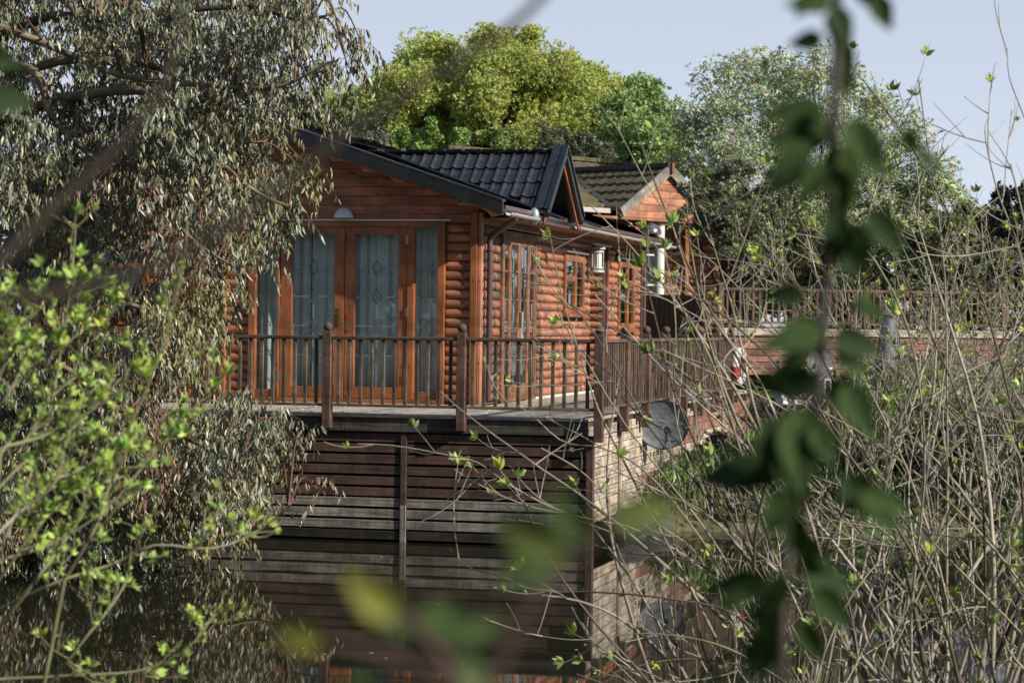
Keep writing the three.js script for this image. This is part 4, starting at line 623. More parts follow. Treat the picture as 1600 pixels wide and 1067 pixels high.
crownTree({ name: 'willow_tree', label: 'loose grey-green willow with airy top right of the lodges', seed: 608, base: gAt(1230, 48), depth: 48, forkY: 1.6, trunk: 0.10, bark: stemMats[3], sprig: sprigB, size: 1.15, density: 900, clump: 0.85, color: [0.34, 0.385, 0.207], tips: [1.3, 1.3, 1.2], twigs: 16,
  lobes: [[1120, 130, 34], [1170, 115, 34, 1], [1215, 105, 36], [1265, 115, 34, -1], [1320, 135, 36], [1365, 165, 34], [1405, 200, 32, 1], [1085, 185, 36], [1130, 190, 44, -1], [1190, 175, 46, -1], [1250, 180, 46], [1310, 200, 44, -1], [1365, 235, 40], [1430, 240, 32], [1090, 250, 42], [1150, 260, 48, -2], [1220, 255, 48, -1], [1290, 270, 46, -2], [1350, 290, 42], [1410, 290, 36], [1465, 265, 28], [1480, 300, 34], [1100, 310, 40], [1170, 330, 46, -2], [1250, 340, 46, -2], [1330, 350, 44, -1], [1400, 350, 40]] });
crownTree({ name: 'evergreen_shrub', label: 'dense dark small-leaved evergreen beside the neighbour lodge', seed: 609, base: gAt(1160, 42.5), depth: 42.5, forkY: 1.0, trunk: 0.12, bark: barkDark, sprig: sprigB, size: 0.95, density: 1700, color: [0.126, 0.144, 0.063], lobes: [[1110, 295, 32], [1150, 275, 34], [1195, 300, 36], [1130, 340, 38, -0.5], [1180, 350, 40, -0.6], [1225, 345, 34], [1145, 395, 38, -0.8], [1195, 400, 38, -0.8], [1240, 395, 32], [1165, 440, 34], [1215, 440, 30], [1085, 335, 26], [1260, 360, 26], [1072, 300, 17, -0.8], [1066, 345, 15, -0.8], [1080, 270, 16, -0.6]] });
crownTree({ name: 'hedge_shrub', label: 'mid-green shrub behind the railing of the raised deck', seed: 610, base: gAt(1330, 46), depth: 46, forkY: 0.8, trunk: 0.1, bark: barkDark, sprig: sprigC, size: 1, density: 900, color: [0.111, 0.141, 0.052], lobes: [[1280, 400, 34], [1325, 380, 36], [1370, 400, 34], [1300, 440, 36], [1350, 440, 38], [1400, 430, 34]], group: 'shrubs behind the raised deck' });
crownTree({ name: 'hedge_shrub', label: 'olive shrub behind the far right of the raised deck', seed: 611, base: gAt(1490, 47), depth: 47, forkY: 0.8, trunk: 0.1, bark: barkDark, sprig: sprigC, size: 1, density: 800, color: [0.133, 0.155, 0.059], lobes: [[1440, 390, 36], [1490, 370, 36], [1540, 400, 36], [1460, 440, 36], [1510, 445, 38], [1560, 450, 36], [1430, 460, 30]], group: 'shrubs behind the raised deck' });
crownTree({ name: 'dark_conifer', label: 'dark evergreen at the far right edge below the sky', seed: 612, base: gAt(1610, 58), depth: 58, forkY: 1.2, trunk: 0.18, bark: barkDark, sprig: sprigA, size: 1, density: 800, color: [0.026, 0.037, 0.021], lobes: [[1590, 320, 34], [1620, 300, 34], [1575, 360, 32], [1610, 370, 40], [1590, 420, 40], [1570, 460, 36]] });
for (const [px, d, hy, seed, label] of [[60, 56, 260, 613, 'green tree showing through gaps at the left behind the gum tree'], [300, 60, 215, 614, 'olive tree behind the lodge ridge hidden by the gum tree']]) crownTree({ name: 'background_tree', label, seed, base: gAt(px, d), depth: d, forkY: 2, trunk: 0.2, bark: barkDark, sprig: sprigA, size: 1.1, density: 450, color: [0.074, 0.1, 0.03], lobes: fill([[px - 120, hy + 60], [px - 60, hy], [px + 60, hy], [px + 120, hy + 60], [px + 110, 480], [px - 110, 480]], 16, seed + 50, 40, 52, 4), group: 'trees behind the gum tree' });

for (const [px, d, top, seed, label] of [[1110, 62, 300, 621, 'dark green tree filling the gap between the neighbour lodge and the willow'], [1260, 66, 310, 622, 'dull green tree standing behind the willow'], [1400, 62, 330, 623, 'olive green tree behind the right part of the willow'], [1530, 64, 335, 624, 'low green tree left of the dark evergreen at the right edge']]) crownTree({ name: 'hedgerow_tree', label, seed, base: gAt(px, d), depth: d, forkY: 1.2, trunk: 0.14, bark: barkDark, sprig: sprigA, size: 1.1, density: 700, color: [0.148, 0.178, 0.067], lobes: fill([[px - 95, top + 40], [px - 40, top], [px + 40, top], [px + 95, top + 40], [px + 95, 500], [px - 95, 500]], 22, seed + 70, 34, 46, 4), group: 'hedgerow beyond the raised deck' });
for (const [px, d, seed, label] of [[1200, 29.5, 631, 'brown and green bramble on the far bank right of the dish'], [1330, 28.6, 632, 'bramble on the far bank below the grey cover'], [1460, 28.2, 633, 'bramble on the far bank behind the upright pale stems'], [1590, 28.8, 634, 'bramble on the far bank at the right edge']]) crownTree({ name: 'bramble', label, seed, base: gAt(px, d), depth: d, forkY: 0.15, trunk: 0.03, bark: stemMats[3], sprig: sprigC, size: 0.9, density: 900, color: [0.078, 0.089, 0.037], twigs: 14, lobes: fill([[px - 75, 760], [px - 70, 690], [px - 20, 650], [px + 40, 660], [px + 75, 700], [px + 75, 800], [px - 60, 815]], 12, seed + 70, 24, 40, 1.2), group: 'brambles along the far bank' });
// ---- the gum tree on the left
{
  const root = V3(-6.15, groundY(-6.15, -22.6) - 0.1, -22.6);
  const T = thing('gum_tree', 'large weeping grey-green gum tree hanging over the pond at the left', 'tree', root, 0), R = rng(701);
  const loc = (p) => p.clone().sub(root);
  const upper = [[-80, -60], [540, -60], [535, 0], [520, 40], [560, 75], [505, 120], [490, 160], [492, 205], [470, 225], [492, 262], [500, 300], [482, 345], [450, 390], [405, 440], [372, 480], [338, 520], [322, 565], [290, 600], [200, 640], [-80, 660]];
  const lower = [[-80, 600], [240, 600], [330, 640], [440, 655], [462, 690], [450, 740], [455, 785], [400, 810], [330, 835], [270, 872], [190, 868], [100, 880], [-80, 890]];
  const holes = [[175, 445, 44], [165, 380, 30], [60, 40, 34], [25, 75, 30], [430, 25, 14], [270, 470, 20], [20, 470, 18], [330, 260, 18], [255, 330, 16], [75, 300, 18], [345, 585, 30], [110, 640, 16]];
  const clumps = []; const gate = (x, y) => !holes.some(([hx, hy, hr]) => Math.hypot(x - hx, y - hy) < hr);
  for (const [poly, n, dmin, dmax] of [[upper, 172, 20.2, 24.4], [lower, 88, 20.2, 23.6]]) { let c = 0, g = 0; const xs = poly.map((p) => p[0]), ys = poly.map((p) => p[1]); while (c < n && g++ < 30000) { const x = lerp(Math.min(...xs), Math.max(...xs), R()), y = lerp(Math.min(...ys), Math.max(...ys), R()); if (!inPoly(x, y, poly) || !inPoly(x + 46, y, poly) || !gate(x, y)) continue; if (clumps.some((q) => Math.hypot(q.x - x, q.y - y) < 24)) continue; clumps.push({ x, y, p: loc(at(x, y, lerp(dmin, dmax, R()))), lowr: poly === lower }); c++; } }
  // explicit outer sprays that break the outline
  for (const [x, y] of [[545, 62], [562, 92], [575, 70], [520, 108], [498, 285], [488, 262], [470, 350], [455, 372], [330, 545], [455, 660], [462, 690], [442, 668], [448, 740], [505, 772], [483, 690], [500, 175], [540, 145], [555, 110], [395, 800]]) clumps.push({ x, y, p: loc(at(x - 12, y - 8, 22)), thin: true });
  const bole = curve([V3(0, 0, 0), V3(0.15, 1.6, 0.1), V3(0.5, 3.4, 0), V3(0.8, 5.4, -0.1), V3(1.0, 7.4, 0)], 20); mesh('trunk', new MB().tube(bole, 0.22, 0.07, 10).geo(), barkGum, T);
  const limbs = [];
  const limbPx = [[[90, -10], [130, 30], [185, 85], [215, 130], [250, 150]], [[-30, 30], [60, 60], [110, 90], [200, 120], [307, 127], [360, 144], [450, 131], [500, 105], [560, 70]], [[200, 100], [260, 110], [300, 140], [330, 180], [345, 230], [352, 270]], [[-40, 150], [30, 190], [60, 260], [120, 310], [200, 330]], [[-40, 300], [60, 330], [150, 372], [185, 400], [215, 450]], [[-30, 500], [80, 560], [170, 620], [300, 690], [390, 730]], [[0, 560], [12, 600], [20, 680], [40, 740]], [[200, 740], [260, 790], [320, 815], [420, 838], [450, 790]], [[150, 30], [260, 20], [380, 10], [470, 30], [530, 20]], [[-30, 420], [70, 440], [180, 470], [290, 500], [330, 520]], [[-40, 640], [60, 700], [160, 790], [260, 840]], [[250, 150], [330, 240], [400, 300], [470, 330]], [[60, 120], [90, 200], [200, 280], [320, 390], [390, 430]]];
  for (const pl of limbPx) { const d0 = 21.3 + R() * 0.8, pts = curve(pl.map(([x, y], k) => loc(at(x, y, d0 - k * 0.12 + (R() - 0.5) * 0.2))), 22); const start = bole[clamp(Math.round(pts[0].y / 7.4 * 20), 2, 19)]; limbs.push(pts); mesh('limb', new MB().tube(curve([start, start.clone().lerp(pts[0], 0.6).add(V3(0, 0.15, 0)), ...pts.filter((q, k) => k % 4 === 0)], 30), 0.055, 0.010, 7).geo(), R() < 0.7 ? barkGum : barkDark, T); }
  const all = limbs.flat(); const tw = new MB(), mats = [], cols = [], dist = (a, b) => a.distanceToSquared(b);
  const pals = [[0.148, 0.159, 0.1], [0.13, 0.144, 0.089], [0.178, 0.181, 0.122], [0.159, 0.152, 0.067]];
  for (const c of clumps) {
    let near = all[0]; for (const q of all) if (dist(q, c.p) < dist(near, c.p)) near = q;
    const mid = near.clone().lerp(c.p, 0.5).add(V3(0, 0.15 + R() * 0.15, 0)); if (dist(near, c.p) < 6) tw.tube(curve([near, mid, c.p], 7), 0.013, 0.005, 5);
    const rr = c.thin ? 0.14 : 0.24 + R() * 0.18, ns = c.thin ? 4 : 13 + Math.floor(R() * 9), pal = pals[Math.floor(R() * 4)], red = R() < 0.1;
    for (let s = 0; s < ns; s++) {
      const st = c.p.clone().addScaledVector(rdir(R), rr * 0.7); const dir = rdir(R); dir.y = dir.y * 0.6 + 0.1; const len = 0.22 + R() * 0.3, pts = growth(R, st, dir.normalize(), len, 6, 0.12, -0.22);
      if (s < 6) tw.tube([c.p, ...pts], 0.004, 0.0016, 3, false);
      const nl = 15 + Math.floor(R() * 11);
      for (let k = 0; k < nl; k++) {
        const t = (k + R()) / nl, q = pts[Math.min(6, Math.floor(t * 7))].clone().addScaledVector(rdir(R), 0.028); const d = V3((R() - 0.5) * 1.0, -1 + R() * 0.2, (R() - 0.5) * 1.0);
        mats.push(place(q, d, R() * 6.28, 0.062 + R() * 0.055, 0.85 + R() * 0.5)); const c0 = red && R() < 0.5 ? [0.148, 0.078, 0.048] : R() < 0.07 ? [0.2, 0.178, 0.052] : pal; cols.push(vary(R, c0, 0.3));
      }
    }
  }
  const tg = mesh('twigs', tw.geo(), twigRed, T); tg.userData.kind = 'stuff';
  const gm = leafMat(0.42); const single = 300, step = Math.floor(mats.length / single); const rest = [], rc = [], pm = pals.map((p) => mat(lin(...p), 0.42));
  let made = 0; mats.forEach((m, k) => { if (k % step === 0 && made < single) { const o = mesh('leaf', lancet, pm[made % 4], T); o.applyMatrix4(m); made++; } else { rest.push(m); rc.push(cols[k]); } });
  instanced('foliage', lancet, gm, rest, rc, T); console.log('gum leaves', mats.length);
}

// ---- shrubs of bare stems with opening buds on the near bank
const tuft = (() => { const R = rng(77), out = []; for (let k = 0; k < 7; k++) { const d = V3((R() - 0.5) * 1.5, 0.5 + R() * 0.8, (R() - 0.5) * 1.5); out.push(oval.clone().applyMatrix4(place(V3(0, 0, 0).addScaledVector(d, 0.1), d, R() * 6.28, 0.55 + R() * 0.5))); } return mergeGeometries(out); })();
function twiggy(T, R, stems, o) { // stems: arrays of points in T's frame with radii; adds side twigs, sub-twigs and tufts
  const tw = new MB(), tw2 = new MB(), mats = [], cols = [];
  for (const { pts, r0, r1, dens = 1, leafy = 1 } of stems) {
    mesh('stem', new MB().tube(pts, r0, r1, 7).geo(), o.mats[Math.floor(R() * o.mats.length)], T);
    const n = Math.round(dens * (o.side || 7)), np = pts.length;
    for (let k = 0; k < n; k++) {
      const t = 0.15 + 0.85 * R(), i = Math.min(np - 2, Math.floor(t * (np - 1))), p = pts[i].clone().lerp(pts[i + 1], R()), ax = pts[i + 1].clone().sub(pts[i]).normalize();
      const d = ax.clone().multiplyScalar(0.75).add(rdir(R).multiplyScalar(0.75)); if (o.flatten) d.z *= o.flatten; const L = (o.len || 0.5) * (0.35 + R()) * (1.15 - 0.5 * t), q = growth(R, p, d, L, 7, 0.11, o.lift ?? 0.05); const rr = lerp(r0, r1, t) * 0.55; (R() < 0.6 ? tw : tw2).tube(q, Math.max(o.thin || 0.0036, rr), 0.0018, 5);
      const m = 2 + Math.floor(R() * (o.sub || 3)); for (let s = 0; s < m; s++) { const a = q[2 + Math.floor(R() * 5)], dd = q[7].clone().sub(q[4]).normalize().add(rdir(R).multiplyScalar(0.9)), e = growth(R, a, dd, L * (0.25 + 0.4 * R()), 4, 0.12, 0.08); tw.tube(e, o.thin || 0.0028, 0.0012, 4); if (R() < o.leaf * leafy) { mats.push(place(e[4], e[4].clone().sub(e[2]).add(V3(0, 0.02, 0)), R() * 6.28, o.size * (0.7 + 0.7 * R()))); cols.push(vary(R, o.color, 0.42)); } if (R() < o.leaf * leafy * 0.6) { mats.push(place(e[2], rdir(R).add(V3(0, 0.8, 0)), R() * 6.28, o.size * (0.4 + 0.4 * R()))); cols.push(vary(R, o.color, 0.42)); } }
      if (R() < o.leaf * leafy * 1.3) { mats.push(place(q[7], q[7].clone().sub(q[5]).add(V3(0, 0.02, 0)), R() * 6.28, o.size * (0.8 + 0.8 * R()))); cols.push(vary(R, o.color, 0.42)); }
      if (o.along) for (let s = 1; s < 7; s++) if (R() < o.along * leafy) { mats.push(place(q[s], rdir(R).add(V3(0, 0.7, 0)), R() * 6.28, o.size * (0.4 + 0.6 * R()))); cols.push(vary(R, o.color, 0.42)); }
    }
  }
  for (const [b, m] of [[tw, o.mats[0]], [tw2, o.mats[1]]]) if (b.i.length) { const g = mesh('twigs', b.geo(), m, T); g.userData.kind = 'stuff'; }
  if (mats.length) instanced('young_leaves', tuft, o.leafMat, mats, cols, T); return mats.length;
}
const budMat = leafMat(0.5, 0.35);
function bareShrub(label, seed, px, depth, count, lean, spread, hgt, leafy, extra = [], side = 5, far = false) {
  const R = rng(seed), b = at(px, 1067, depth), kk = far ? 1.7 : 1; const root = V3(b.x, (far ? Math.max(0, groundY(b.x, b.z)) : nearY(b.x, b.z)) - 0.05, b.z); const T = thing('bare_shrub', label, 'shrub', root, 0, 'bare budding shrubs on the near bank'); const stems = [];
  for (let k = 0; k < count; k++) {
    const p = V3((R() - 0.5) * 1.1 * (far ? 2 : 1), 0, (R() - 0.5) * 1.6), d = V3(lean + (R() - 0.5) * spread, 1, (R() - 0.5) * spread * 0.8), L = hgt * (0.6 + 0.55 * R()); const r0 = (0.0075 + 0.014 * Math.pow(R(), 1.5)) * (far ? 1.3 : 1);
    stems.push({ pts: growth(R, p, d, L, 14, 0.11, 0.02 + lean * (R() - 0.3) * 0.06), r0, r1: 0.0034, leafy });
  }
  for (const [pl, r0, dens] of extra) { const pts = curve(pl.map(([x, y], k) => at(x, y, depth - 0.8 + k * 0.03 + (R() - 0.5) * 0.25).sub(root)), 22); const f = pts[0].clone(); stems.push({ pts: [V3(f.x * 0.3, 0.05, f.z * 0.3), ...pts], r0, r1: 0.002, dens: dens || 1, leafy }); }
  twiggy(T, R, stems, { mats: stemMats.slice(0, 4), side, len: 0.62 * kk, sub: far ? 3 : 2, thin: far ? 0.0055 : 0, leaf: 0.2, size: 0.06 * (far ? 1.3 : 1), color: [0.266, 0.34, 0.067], leafMat: budMat, lift: 0.04 });  // the dark stem tone in mats paints stems as if backlit
}
bareShrub('leftmost bare shrub whose long pale stems cross the deck corner', 801, 1230, 11.6, 8, -0.45, 0.7, 2.3, 1.1, [
  [[[1120, 1000], [1060, 880], [1010, 790], [985, 740], [935, 640], [905, 550], [880, 470], [863, 387], [857, 355]], 0.008, 0.35], [[[1200, 920], [1100, 770], [1010, 660], [960, 570], [905, 490], [882, 480]], 0.007, 0.7], [[[1240, 1060], [1150, 960], [1040, 935], [925, 925], [837, 923], [785, 901], [732, 886], [702, 857]], 0.006, 0.6],
  [[[1200, 1040], [1110, 900], [1000, 830], [880, 800], [800, 760], [740, 720], [700, 717]], 0.006, 0.8], [[[1180, 980], [1080, 820], [1000, 730], [940, 700], [880, 690], [820, 640], [770, 620]], 0.006, 0.7], [[[1250, 1000], [1170, 860], [1090, 700], [1050, 600], [1030, 520], [1010, 440], [1000, 380]], 0.008, 0.8], [[[1300, 1050], [1200, 960], [1090, 880], [960, 860], [870, 830], [790, 790]], 0.006, 0.7],
  [[[1260, 980], [1200, 840], [1150, 680], [1110, 560], [1060, 480], [1010, 460], [940, 480]], 0.008, 0.8], [[[1230, 1067], [1130, 1010], [1010, 990], [900, 1000], [820, 990]], 0.005, 0.8], [[[1290, 1000], [1230, 800], [1180, 640], [1150, 500], [1120, 400], [1100, 330]], 0.009, 0.9], [[[1210, 960], [1120, 790], [1060, 690], [990, 640], [940, 560]], 0.007, 0.8],
  [[[1240, 1067], [1160, 1040], [1060, 1030], [960, 1050], [890, 1067]], 0.005, 0.8], [[[1270, 1040], [1190, 900], [1100, 800], [1020, 770], [950, 770], [870, 760]], 0.006, 0.8], [[[1310, 960], [1250, 760], [1190, 600], [1130, 520], [1070, 440], [1030, 420]], 0.009, 0.8]], 4);
bareShrub('bare shrub of crossing grey stems in the middle of the thicket', 802, 1350, 12.6, 21, -0.2, 0.9, 3.1, 0.9);
bareShrub('tall bare shrub with upright pale stems near the right edge', 803, 1480, 12.0, 22, 0.0, 0.7, 3.4, 1.0);
bareShrub('bare shrub cut by the right edge of the picture', 804, 1620, 11.4, 20, -0.2, 0.8, 3.4, 1.1, [[[[1640, 600], [1610, 480], [1590, 380], [1560, 300], [1540, 210], [1545, 185]], 0.006, 0.8], [[[1660, 500], [1640, 300], [1600, 180], [1578, 120], [1575, 75]], 0.004, 0.2]]);
bareShrub('low twiggy shrub at the bottom of the thicket', 805, 1400, 11.0, 5, -0.1, 1.3, 1.3, 1.2);

bareShrub('farther bare shrub on the far bank behind the climber', 807, 1375, 27.6, 15, 0.0, 0.9, 3.0, 1, [], 7, true);
bareShrub('farther bare shrub on the far bank right of the climber', 808, 1480, 27.2, 20, 0.0, 0.9, 3.6, 1, [], 7, true);
bareShrub('farther bare shrub on the far bank by the right edge', 809, 1600, 27.0, 22, 0.0, 0.9, 4.0, 1, [], 7, true);
// ---- budding sapling at the left, nearer the camera
{
  const R = rng(811), b = at(40, 1067, 6.3), root = V3(b.x, nearY(b.x, b.z) - 0.05, b.z), T = thing('budding_sapling', 'sapling with bright fresh green leaves at the left foreground', 'shrub', root, 0), stems = [];
  const P = [[[-20, 1000], [60, 900], [130, 800], [190, 690], [235, 590], [265, 500], [288, 400], [292, 345]], [[-20, 900], [40, 760], [75, 650], [95, 540], [110, 440], [118, 350]], [[-30, 760], [30, 660], [60, 600], [95, 520], [130, 440]], [[-20, 960], [100, 905], [180, 880], [240, 852], [330, 857], [400, 832], [445, 795]], [[-20, 1062], [120, 1055], [230, 1045], [300, 1005], [335, 960]], [[-20, 880], [80, 850], [170, 790], [230, 720], [290, 650], [330, 610]], [[100, 905], [150, 820], [170, 760], [190, 720]], [[60, 1090], [130, 1000], [190, 920], [205, 860]], [[0, 700], [70, 680], [130, 650], [190, 610]], [[-20, 820], [50, 760], [110, 740], [180, 700]], [[-20, 660], [20, 600], [50, 520], [60, 480]], [[-20, 800], [60, 800], [140, 760], [200, 740], [250, 690]], [[-20, 720], [30, 700], [80, 620], [150, 560], [170, 480]], [[-20, 620], [10, 560], [20, 520]], [[-20, 930], [30, 860], [60, 820], [100, 780]], [[-20, 780], [40, 720], [90, 690], [140, 640], [200, 580], [240, 540]], [[-20, 850], [30, 800], [80, 760], [100, 700], [90, 640]]];
  for (const pl of P) { const d = 5.7 + R() * 1.3, pts = curve(pl.map(([x, y]) => at(x, y, d + (R() - 0.5) * 0.15).sub(root)), 18); const f = pts[0]; stems.push({ pts: [V3(f.x * 0.5 - 0.15, Math.max(0.02, f.y * 0.3), f.z * 0.4), ...pts], r0: 0.0055, r1: 0.0018, leafy: 1 }); }
  twiggy(T, R, stems, { mats: [stemMats[4], stemMats[4], stemMats[2]], side: 12, thin: 0.002, len: 0.15, sub: 1, leaf: 0.5, along: 0.2, size: 0.031, color: [0.35, 0.47, 0.10], leafMat: budMat, lift: 0.1 });
}

// ---- out-of-focus climber and twigs close to the camera
const bigLeaf = (() => { const st = [[0, 0.03], [0.06, 0.45], [0.16, 0.82], [0.3, 1], [0.46, 0.93], [0.62, 0.72], [0.78, 0.42], [0.9, 0.17], [1, 0]], p = [], ix = [], uv = []; st.forEach(([t, w]) => { for (const s of [-1, -0.5, 0, 0.5, 1]) { const x = 0.275 * w * s; p.push(x, t, 0.35 * Math.abs(x) - 0.22 * t * t + 0.02 * Math.sin(t * 20 + s)); uv.push(x, t); } }); for (let k = 0; k < st.length - 1; k++) for (let j = 0; j < 4; j++) { const a = k * 5 + j, b = a + 5; ix.push(a, a + 1, b + 1, a, b + 1, b); } const g = new THREE.BufferGeometry(); g.setAttribute('position', new THREE.Float32BufferAttribute(p, 3)); g.setAttribute('uv', new THREE.Float32BufferAttribute(uv, 2)); g.setIndex(ix); g.computeVertexNormals(); return g; })();
const vineMats = [[0.027, 0.058, 0.011], [0.02, 0.044, 0.01], [0.037, 0.073, 0.015]].map((c) => mat(lin(...c), 0.85, null, { transmission: 0.35, thickness: 0, specularIntensity: 0.4 }));
const freshMats = [mat(lin(0.266, 0.266, 0.03), 0.6, null, { transmission: 0.4, thickness: 0 }), mat(lin(0.059, 0.111, 0.015), 0.7, null, { transmission: 0.4, thickness: 0 }), mat(lin(0.111, 0.148, 0.018), 0.7, null, { transmission: 0.4, thickness: 0 })];
function leaves(T, root, list, depth, R, mats) {
  for (const [px, py, lp, ang, mi, dd] of list) { // base of the leaf, its length in the picture, the way its tip points (0 right, 90 down)
    const d = depth + (dd || 0) + (R() - 0.5) * 0.06, a = ang * Math.PI / 180, s = lp * d / FPX; const p = at(px, py, d).sub(root), dir = V3(Math.cos(a), -Math.sin(a), (R() - 0.5) * 0.6); const o = mesh('leaf', bigLeaf, mats[mi ?? Math.floor(R() * mats.length)], T); o.applyMatrix4(place(V3(0, 0, 0), dir, 0, s * (0.98 + 0.28 * R()))); o.position.copy(p);
    const x = V3(1, 0, 0).applyQuaternion(o.quaternion), n = V3(0, 0, 1).applyQuaternion(o.quaternion), want = V3((R() - 0.5) * 0.9, (R() - 0.3) * 0.8, 1), dn = dir.normalize(); want.addScaledVector(dn, -want.dot(dn)).normalize(); o.quaternion.premultiply(new THREE.Quaternion().setFromAxisAngle(dn, Math.atan2(n.clone().cross(want).dot(dn), n.dot(want))));
  }
}
{
  const R = rng(821), D = 1.85, root = at(1308, -120, D), T = thing('hanging_climber', 'dark blurred climber with drooping leaves hanging down the right foreground', 'plant', root);
  mesh('stem', new MB().tube(curve([[1312, -120], [1308, 0], [1305, 150], [1298, 300], [1290, 450], [1284, 560], [1268, 690], [1245, 800], [1225, 940], [1222, 1120]].map(([x, y], k) => at(x, y, D + 0.03 * Math.sin(k * 2)).sub(root)), 60), 0.0046, 0.0040, 7).geo(), mat(lin(0.037, 0.026, 0.021), 0.7, barkMap), T);
  leaves(T, root, [[1288, 60, 55, 172], [1300, 2, 62, 175], [1300, 10, 62, 62], [1306, 60, 62, 60], [1312, 75, 50, 70], [1275, -20, 50, 120], [1340, -30, 50, 60],
    [1300, 205, 95, 172], [1290, 180, 95, 185], [1262, 235, 90, 128], [1268, 225, 80, 140], [1320, 190, 95, 50], [1335, 200, 70, 65], [1300, 225, 105, 72], [1305, 260, 80, 80], [1290, 255, 65, 125], [1415, 200, 45, 65], [1430, 235, 60, 35], [1365, -10, 70, 60],
    [1305, 330, 85, 85], [1330, 345, 75, 70], [1355, 330, 75, 45], [1262, 460, 65, 178], [1330, 470, 62, 25], [1345, 455, 40, 60], [1288, 520, 95, 170], [1280, 500, 70, 155], [1300, 525, 80, 15], [1305, 545, 70, 40], [1280, 590, 110, 172], [1300, 590, 95, 52], [1320, 600, 95, 62],
    [1262, 640, 110, 125], [1245, 640, 120, 85], [1215, 650, 100, 100], [1270, 660, 80, 60], [1205, 740, 100, 178], [1250, 740, 90, 95], [1230, 760, 90, 110], [1320, 740, 95, 50], [1345, 770, 75, 20], [1255, 830, 80, 70], [1200, 910, 90, 172], [1230, 900, 80, 120], [1250, 890, 90, 20], [1270, 920, 80, 45], [1215, 970, 90, 110], [1250, 970, 70, 60], [1180, 1000, 60, 100], [1170, 930, 55, 160], [1300, 15, 55, 80], [1318, 110, 40, 75], [1285, 215, 60, 150], [1325, 215, 70, 30], [1310, 380, 60, 55], [1275, 540, 70, 150], [1240, 660, 100, 105], [1225, 700, 90, 75], [1230, 720, 80, 150], [1240, 800, 70, 80], [1365, 800, 50, 35], [1225, 940, 70, 150], [1210, 1000, 70, 80]], D, R, vineMats);
}
{
  const R = rng(831), D = 0.95, root = at(760, 1150, D), T = thing('blurred_twig', 'very blurred yellow-green leafy twig rising from the bottom edge', 'plant', root);
  for (const pl of [[[760, 1150], [700, 1040], [640, 970], [570, 925]], [[740, 1130], [820, 960], [890, 880], [955, 810]], [[700, 1060], [580, 1020], [480, 990]]]) mesh('stem', new MB().tube(curve(pl.map(([x, y]) => at(x, y, D).sub(root)), 14), 0.0028, 0.0014, 6).geo(), mat(lin(0.052, 0.026, 0.022), 0.7), T);
  leaves(T, root, [[622, 962, 100, 218, 0], [650, 985, 90, 335, 1], [640, 1000, 90, 250, 1], [700, 1010, 90, 330, 1], [505, 1005, 80, 195, 0], [600, 1060, 100, 140, 1], [890, 862, 120, 200, 2], [920, 845, 100, 235, 1], [955, 815, 90, 345, 2], [860, 890, 80, 170, 1], [700, 1050, 90, 20, 1]], D, R, freshMats);
}
{
  const R = rng(841), D = 1.35, root = at(-160, 520, D), T = thing('blurred_branch', 'long blurred dark branch rising from the left edge towards the sky', 'branch', root);
  mesh('stem', new MB().tube(curve([[-160, 520], [0, 470], [110, 455], [220, 425], [330, 372], [440, 290], [560, 195], [700, 105], [800, 40], [880, -40]].map(([x, y]) => at(x, y, D).sub(root)), 40), 0.0048, 0.0026, 7).geo(), mat(lin(0.074, 0.063, 0.041), 0.8, barkMap), T);
  leaves(T, root, [[-30, 80, 70, 20, 1], [-30, 150, 70, 5, 1]], D + 1.0, R, vineMats);
  const D2 = 1.6, r2 = at(-120, 520, D2), T2 = thing('blurred_branch', 'short blurred brown branch slanting up across the gum tree at the left', 'branch', r2);
  mesh('stem', new MB().tube(curve([[-120, 520], [0, 405], [80, 325], [170, 240], [235, 165], [270, 90], [285, 0], [290, -80]].map(([x, y]) => at(x, y, D2).sub(r2)), 30), 0.0066, 0.0012, 7).geo(), mat(lin(0.081, 0.063, 0.048), 0.8, barkMap), T2);
}
// ---- trees on the near bank beside and behind the camera: they shade the climber and are mirrored in the panes
function bankTree(label, seed, base, forkY, lobes, color, density, size = 1.4) {
  const R = rng(seed), T = thing('bank_tree', label, 'tree', base, 0, 'trees round the camera'), fork = V3(0, forkY, 0); mesh('trunk', new MB().tube(curve([V3(0, -0.2, 0), V3(0.1, forkY * 0.5, 0), fork], 8), 0.13, 0.09, 9).geo(), barkDark, T); const mats = [], cols = [];
  for (const [x, y, z, r] of lobes) { const c = V3(x, y, z).sub(base); mesh('limb', new MB().tube(curve([fork, fork.clone().lerp(c, 0.5).add(V3(0, 0.2, 0)), c], 8), 0.05, 0.012, 6).geo(), barkDark, T); for (let k = 0; k < density * r * r; k++) { mats.push(place(rdir(R).multiplyScalar(r * Math.pow(R(), 0.4)).add(c), rdir(R), R() * 6.28, size * (0.7 + 0.6 * R()))); cols.push(vary(R, color, 0.25)); } }
  instanced('foliage', sprigA, sunLeaf, mats, cols, T);
}
bankTree('leafy tree on the near bank right of the camera, outside the picture', 851, V3(4.2, nearY(4.2, 0.6), 0.6), 2.6, [[2.7, 3.6, -1.5, 0.6], [2.8, 4.1, -1.5, 0.6], [3.6, 4.4, -1.1, 0.6], [2.1, 3.3, -1.75, 0.5], [4.4, 5.0, -0.8, 0.8], [2.3, 3.9, -1.7, 0.4]], [0.06, 0.10, 0.03], 900);
bankTree('tree on the near bank behind the camera, outside the picture', 852, V3(-3.5, nearY(-3.5, 5), 5), 2.6, [[-3.5, 4.5, 5, 2], [-5, 4, 5, 1.6], [-2.2, 5.2, 6, 1.7], [-3.6, 6.2, 5.5, 1.8]], [0.08, 0.12, 0.035], 260);

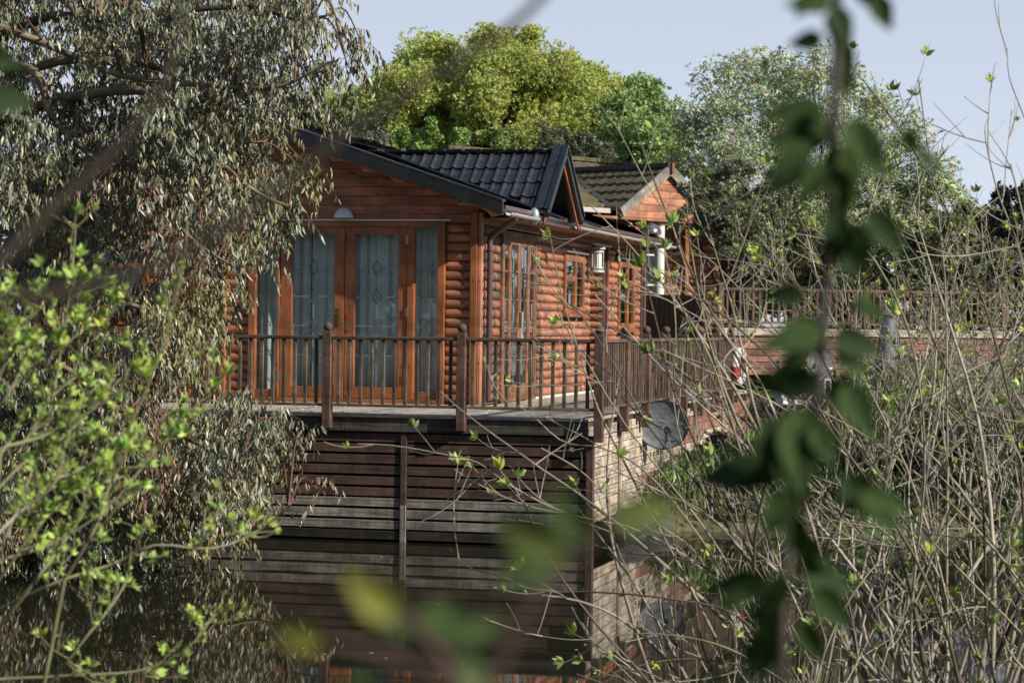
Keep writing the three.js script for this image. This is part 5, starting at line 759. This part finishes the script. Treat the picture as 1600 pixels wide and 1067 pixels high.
for (const [x, z, h, seed, label] of [[-9, 6, 10, 853, 'broad tree on the near bank left behind the camera, outside the picture'], [-2, 10, 11, 854, 'tall tree straight behind the camera, outside the picture'], [-16, 4, 10, 855, 'tree on the near bank far left of the camera, outside the picture'], [4.5, 12, 11, 856, 'tree behind and right of the camera, outside the picture'], [-23, 3, 11, 857, 'outermost tree on the left of the near bank, outside the picture'], [10.5, 15, 11, 858, 'tree farther behind and right of the camera, outside the picture'], [-6, 15, 12, 859, 'tall tree in the second row behind the camera, outside the picture']]) { const b = V3(x, nearY(x, Math.min(z, 18)), z), R = rng(seed + 9), lobes = []; for (let k = 0; k < 26; k++) { const t = R(), a = R() * 6.28, rr = (1 - Math.pow(2 * t - 0.9, 2)) * 2.9; lobes.push([x + Math.cos(a) * rr * R(), 1.6 + t * (h - 2), z + Math.sin(a) * rr * R(), 1.2 + R() * 0.8]); } bankTree(label, seed, b, 3, lobes, [0.05, 0.075, 0.022], 130, 2.2); }
// ---- bank grass, floating petals
{
  const R = rng(861), blade = lowLeaf(0.10), mats = [], cols = []; let n = 0;
  while (n < 26000) { const nearLawn = R() < 0.4, x = nearLawn ? 1.2 + R() * 5 : -1 + R() * 14, z = nearLawn ? -26.8 - R() * 9 : -26.2 - Math.pow(R(), 1.5) * 16, y = groundY(x, z); const [u, v] = houseUV(x, z); if (y < 0.08 || (u < 2.3 && v < 11)) { if (R() < 0.5) n++; continue; } const lush = vnoise(x * 0.7 + 40, z * 0.7 + 60, 997, 997, 3), edge = y < 0.6; const lawn = u > 2.2 && u < 5.2 && v > -0.5 && v < 9; const dry = lawn && y > 0.45 ? R() < 0.08 : edge ? R() < 0.6 : R() < 0.5 - 0.8 * (lush - 0.45); mats.push(place(V3(x, y - 0.01, z), V3((R() - 0.5) * 1.1, 1, (R() - 0.5) * 1.1), R() * 6.28, (edge ? 0.12 : 0.07) + R() * 0.10)); cols.push(vary(R, dry ? (edge ? [0.096, 0.078, 0.052] : [0.163, 0.141, 0.089]) : lawn ? [0.178, 0.281, 0.044] : [0.111, 0.17, 0.037], 0.3)); n++; }
  const g = instanced('bank_grass', blade, sunLeaf, mats, cols); tag(g, 'short green and dry grass on the far bank', 'grass', null, 'stuff');
  const pm = [], pc = []; for (let k = 0; k < 36; k++) { const px = 120 + R() * 1000, py = 855 + R() * 210, d = (EYE) * FPX / (py - 508 - (px - 800) * 0.0122), p = at(px, py, d); pm.push(new THREE.Matrix4().compose(V3(p.x, 0.004, p.z), new THREE.Quaternion().setFromEuler(new THREE.Euler(-Math.PI / 2, 0, R() * 6.28)), V3(1, 1, 1).multiplyScalar(0.006 + R() * 0.011))); pc.push(lin(0.518, 0.503, 0.444)); }
  const q = instanced('floating_petals', new THREE.CircleGeometry(1, 6), leafMat(0.6), pm, pc); tag(q, 'tiny pale petals floating on the dark water', 'petals', null, 'stuff');
}
scene.traverse((o) => { if (o.isMesh) { o.castShadow = true; o.receiveShadow = true; } });
renderer.render(scene, camera);
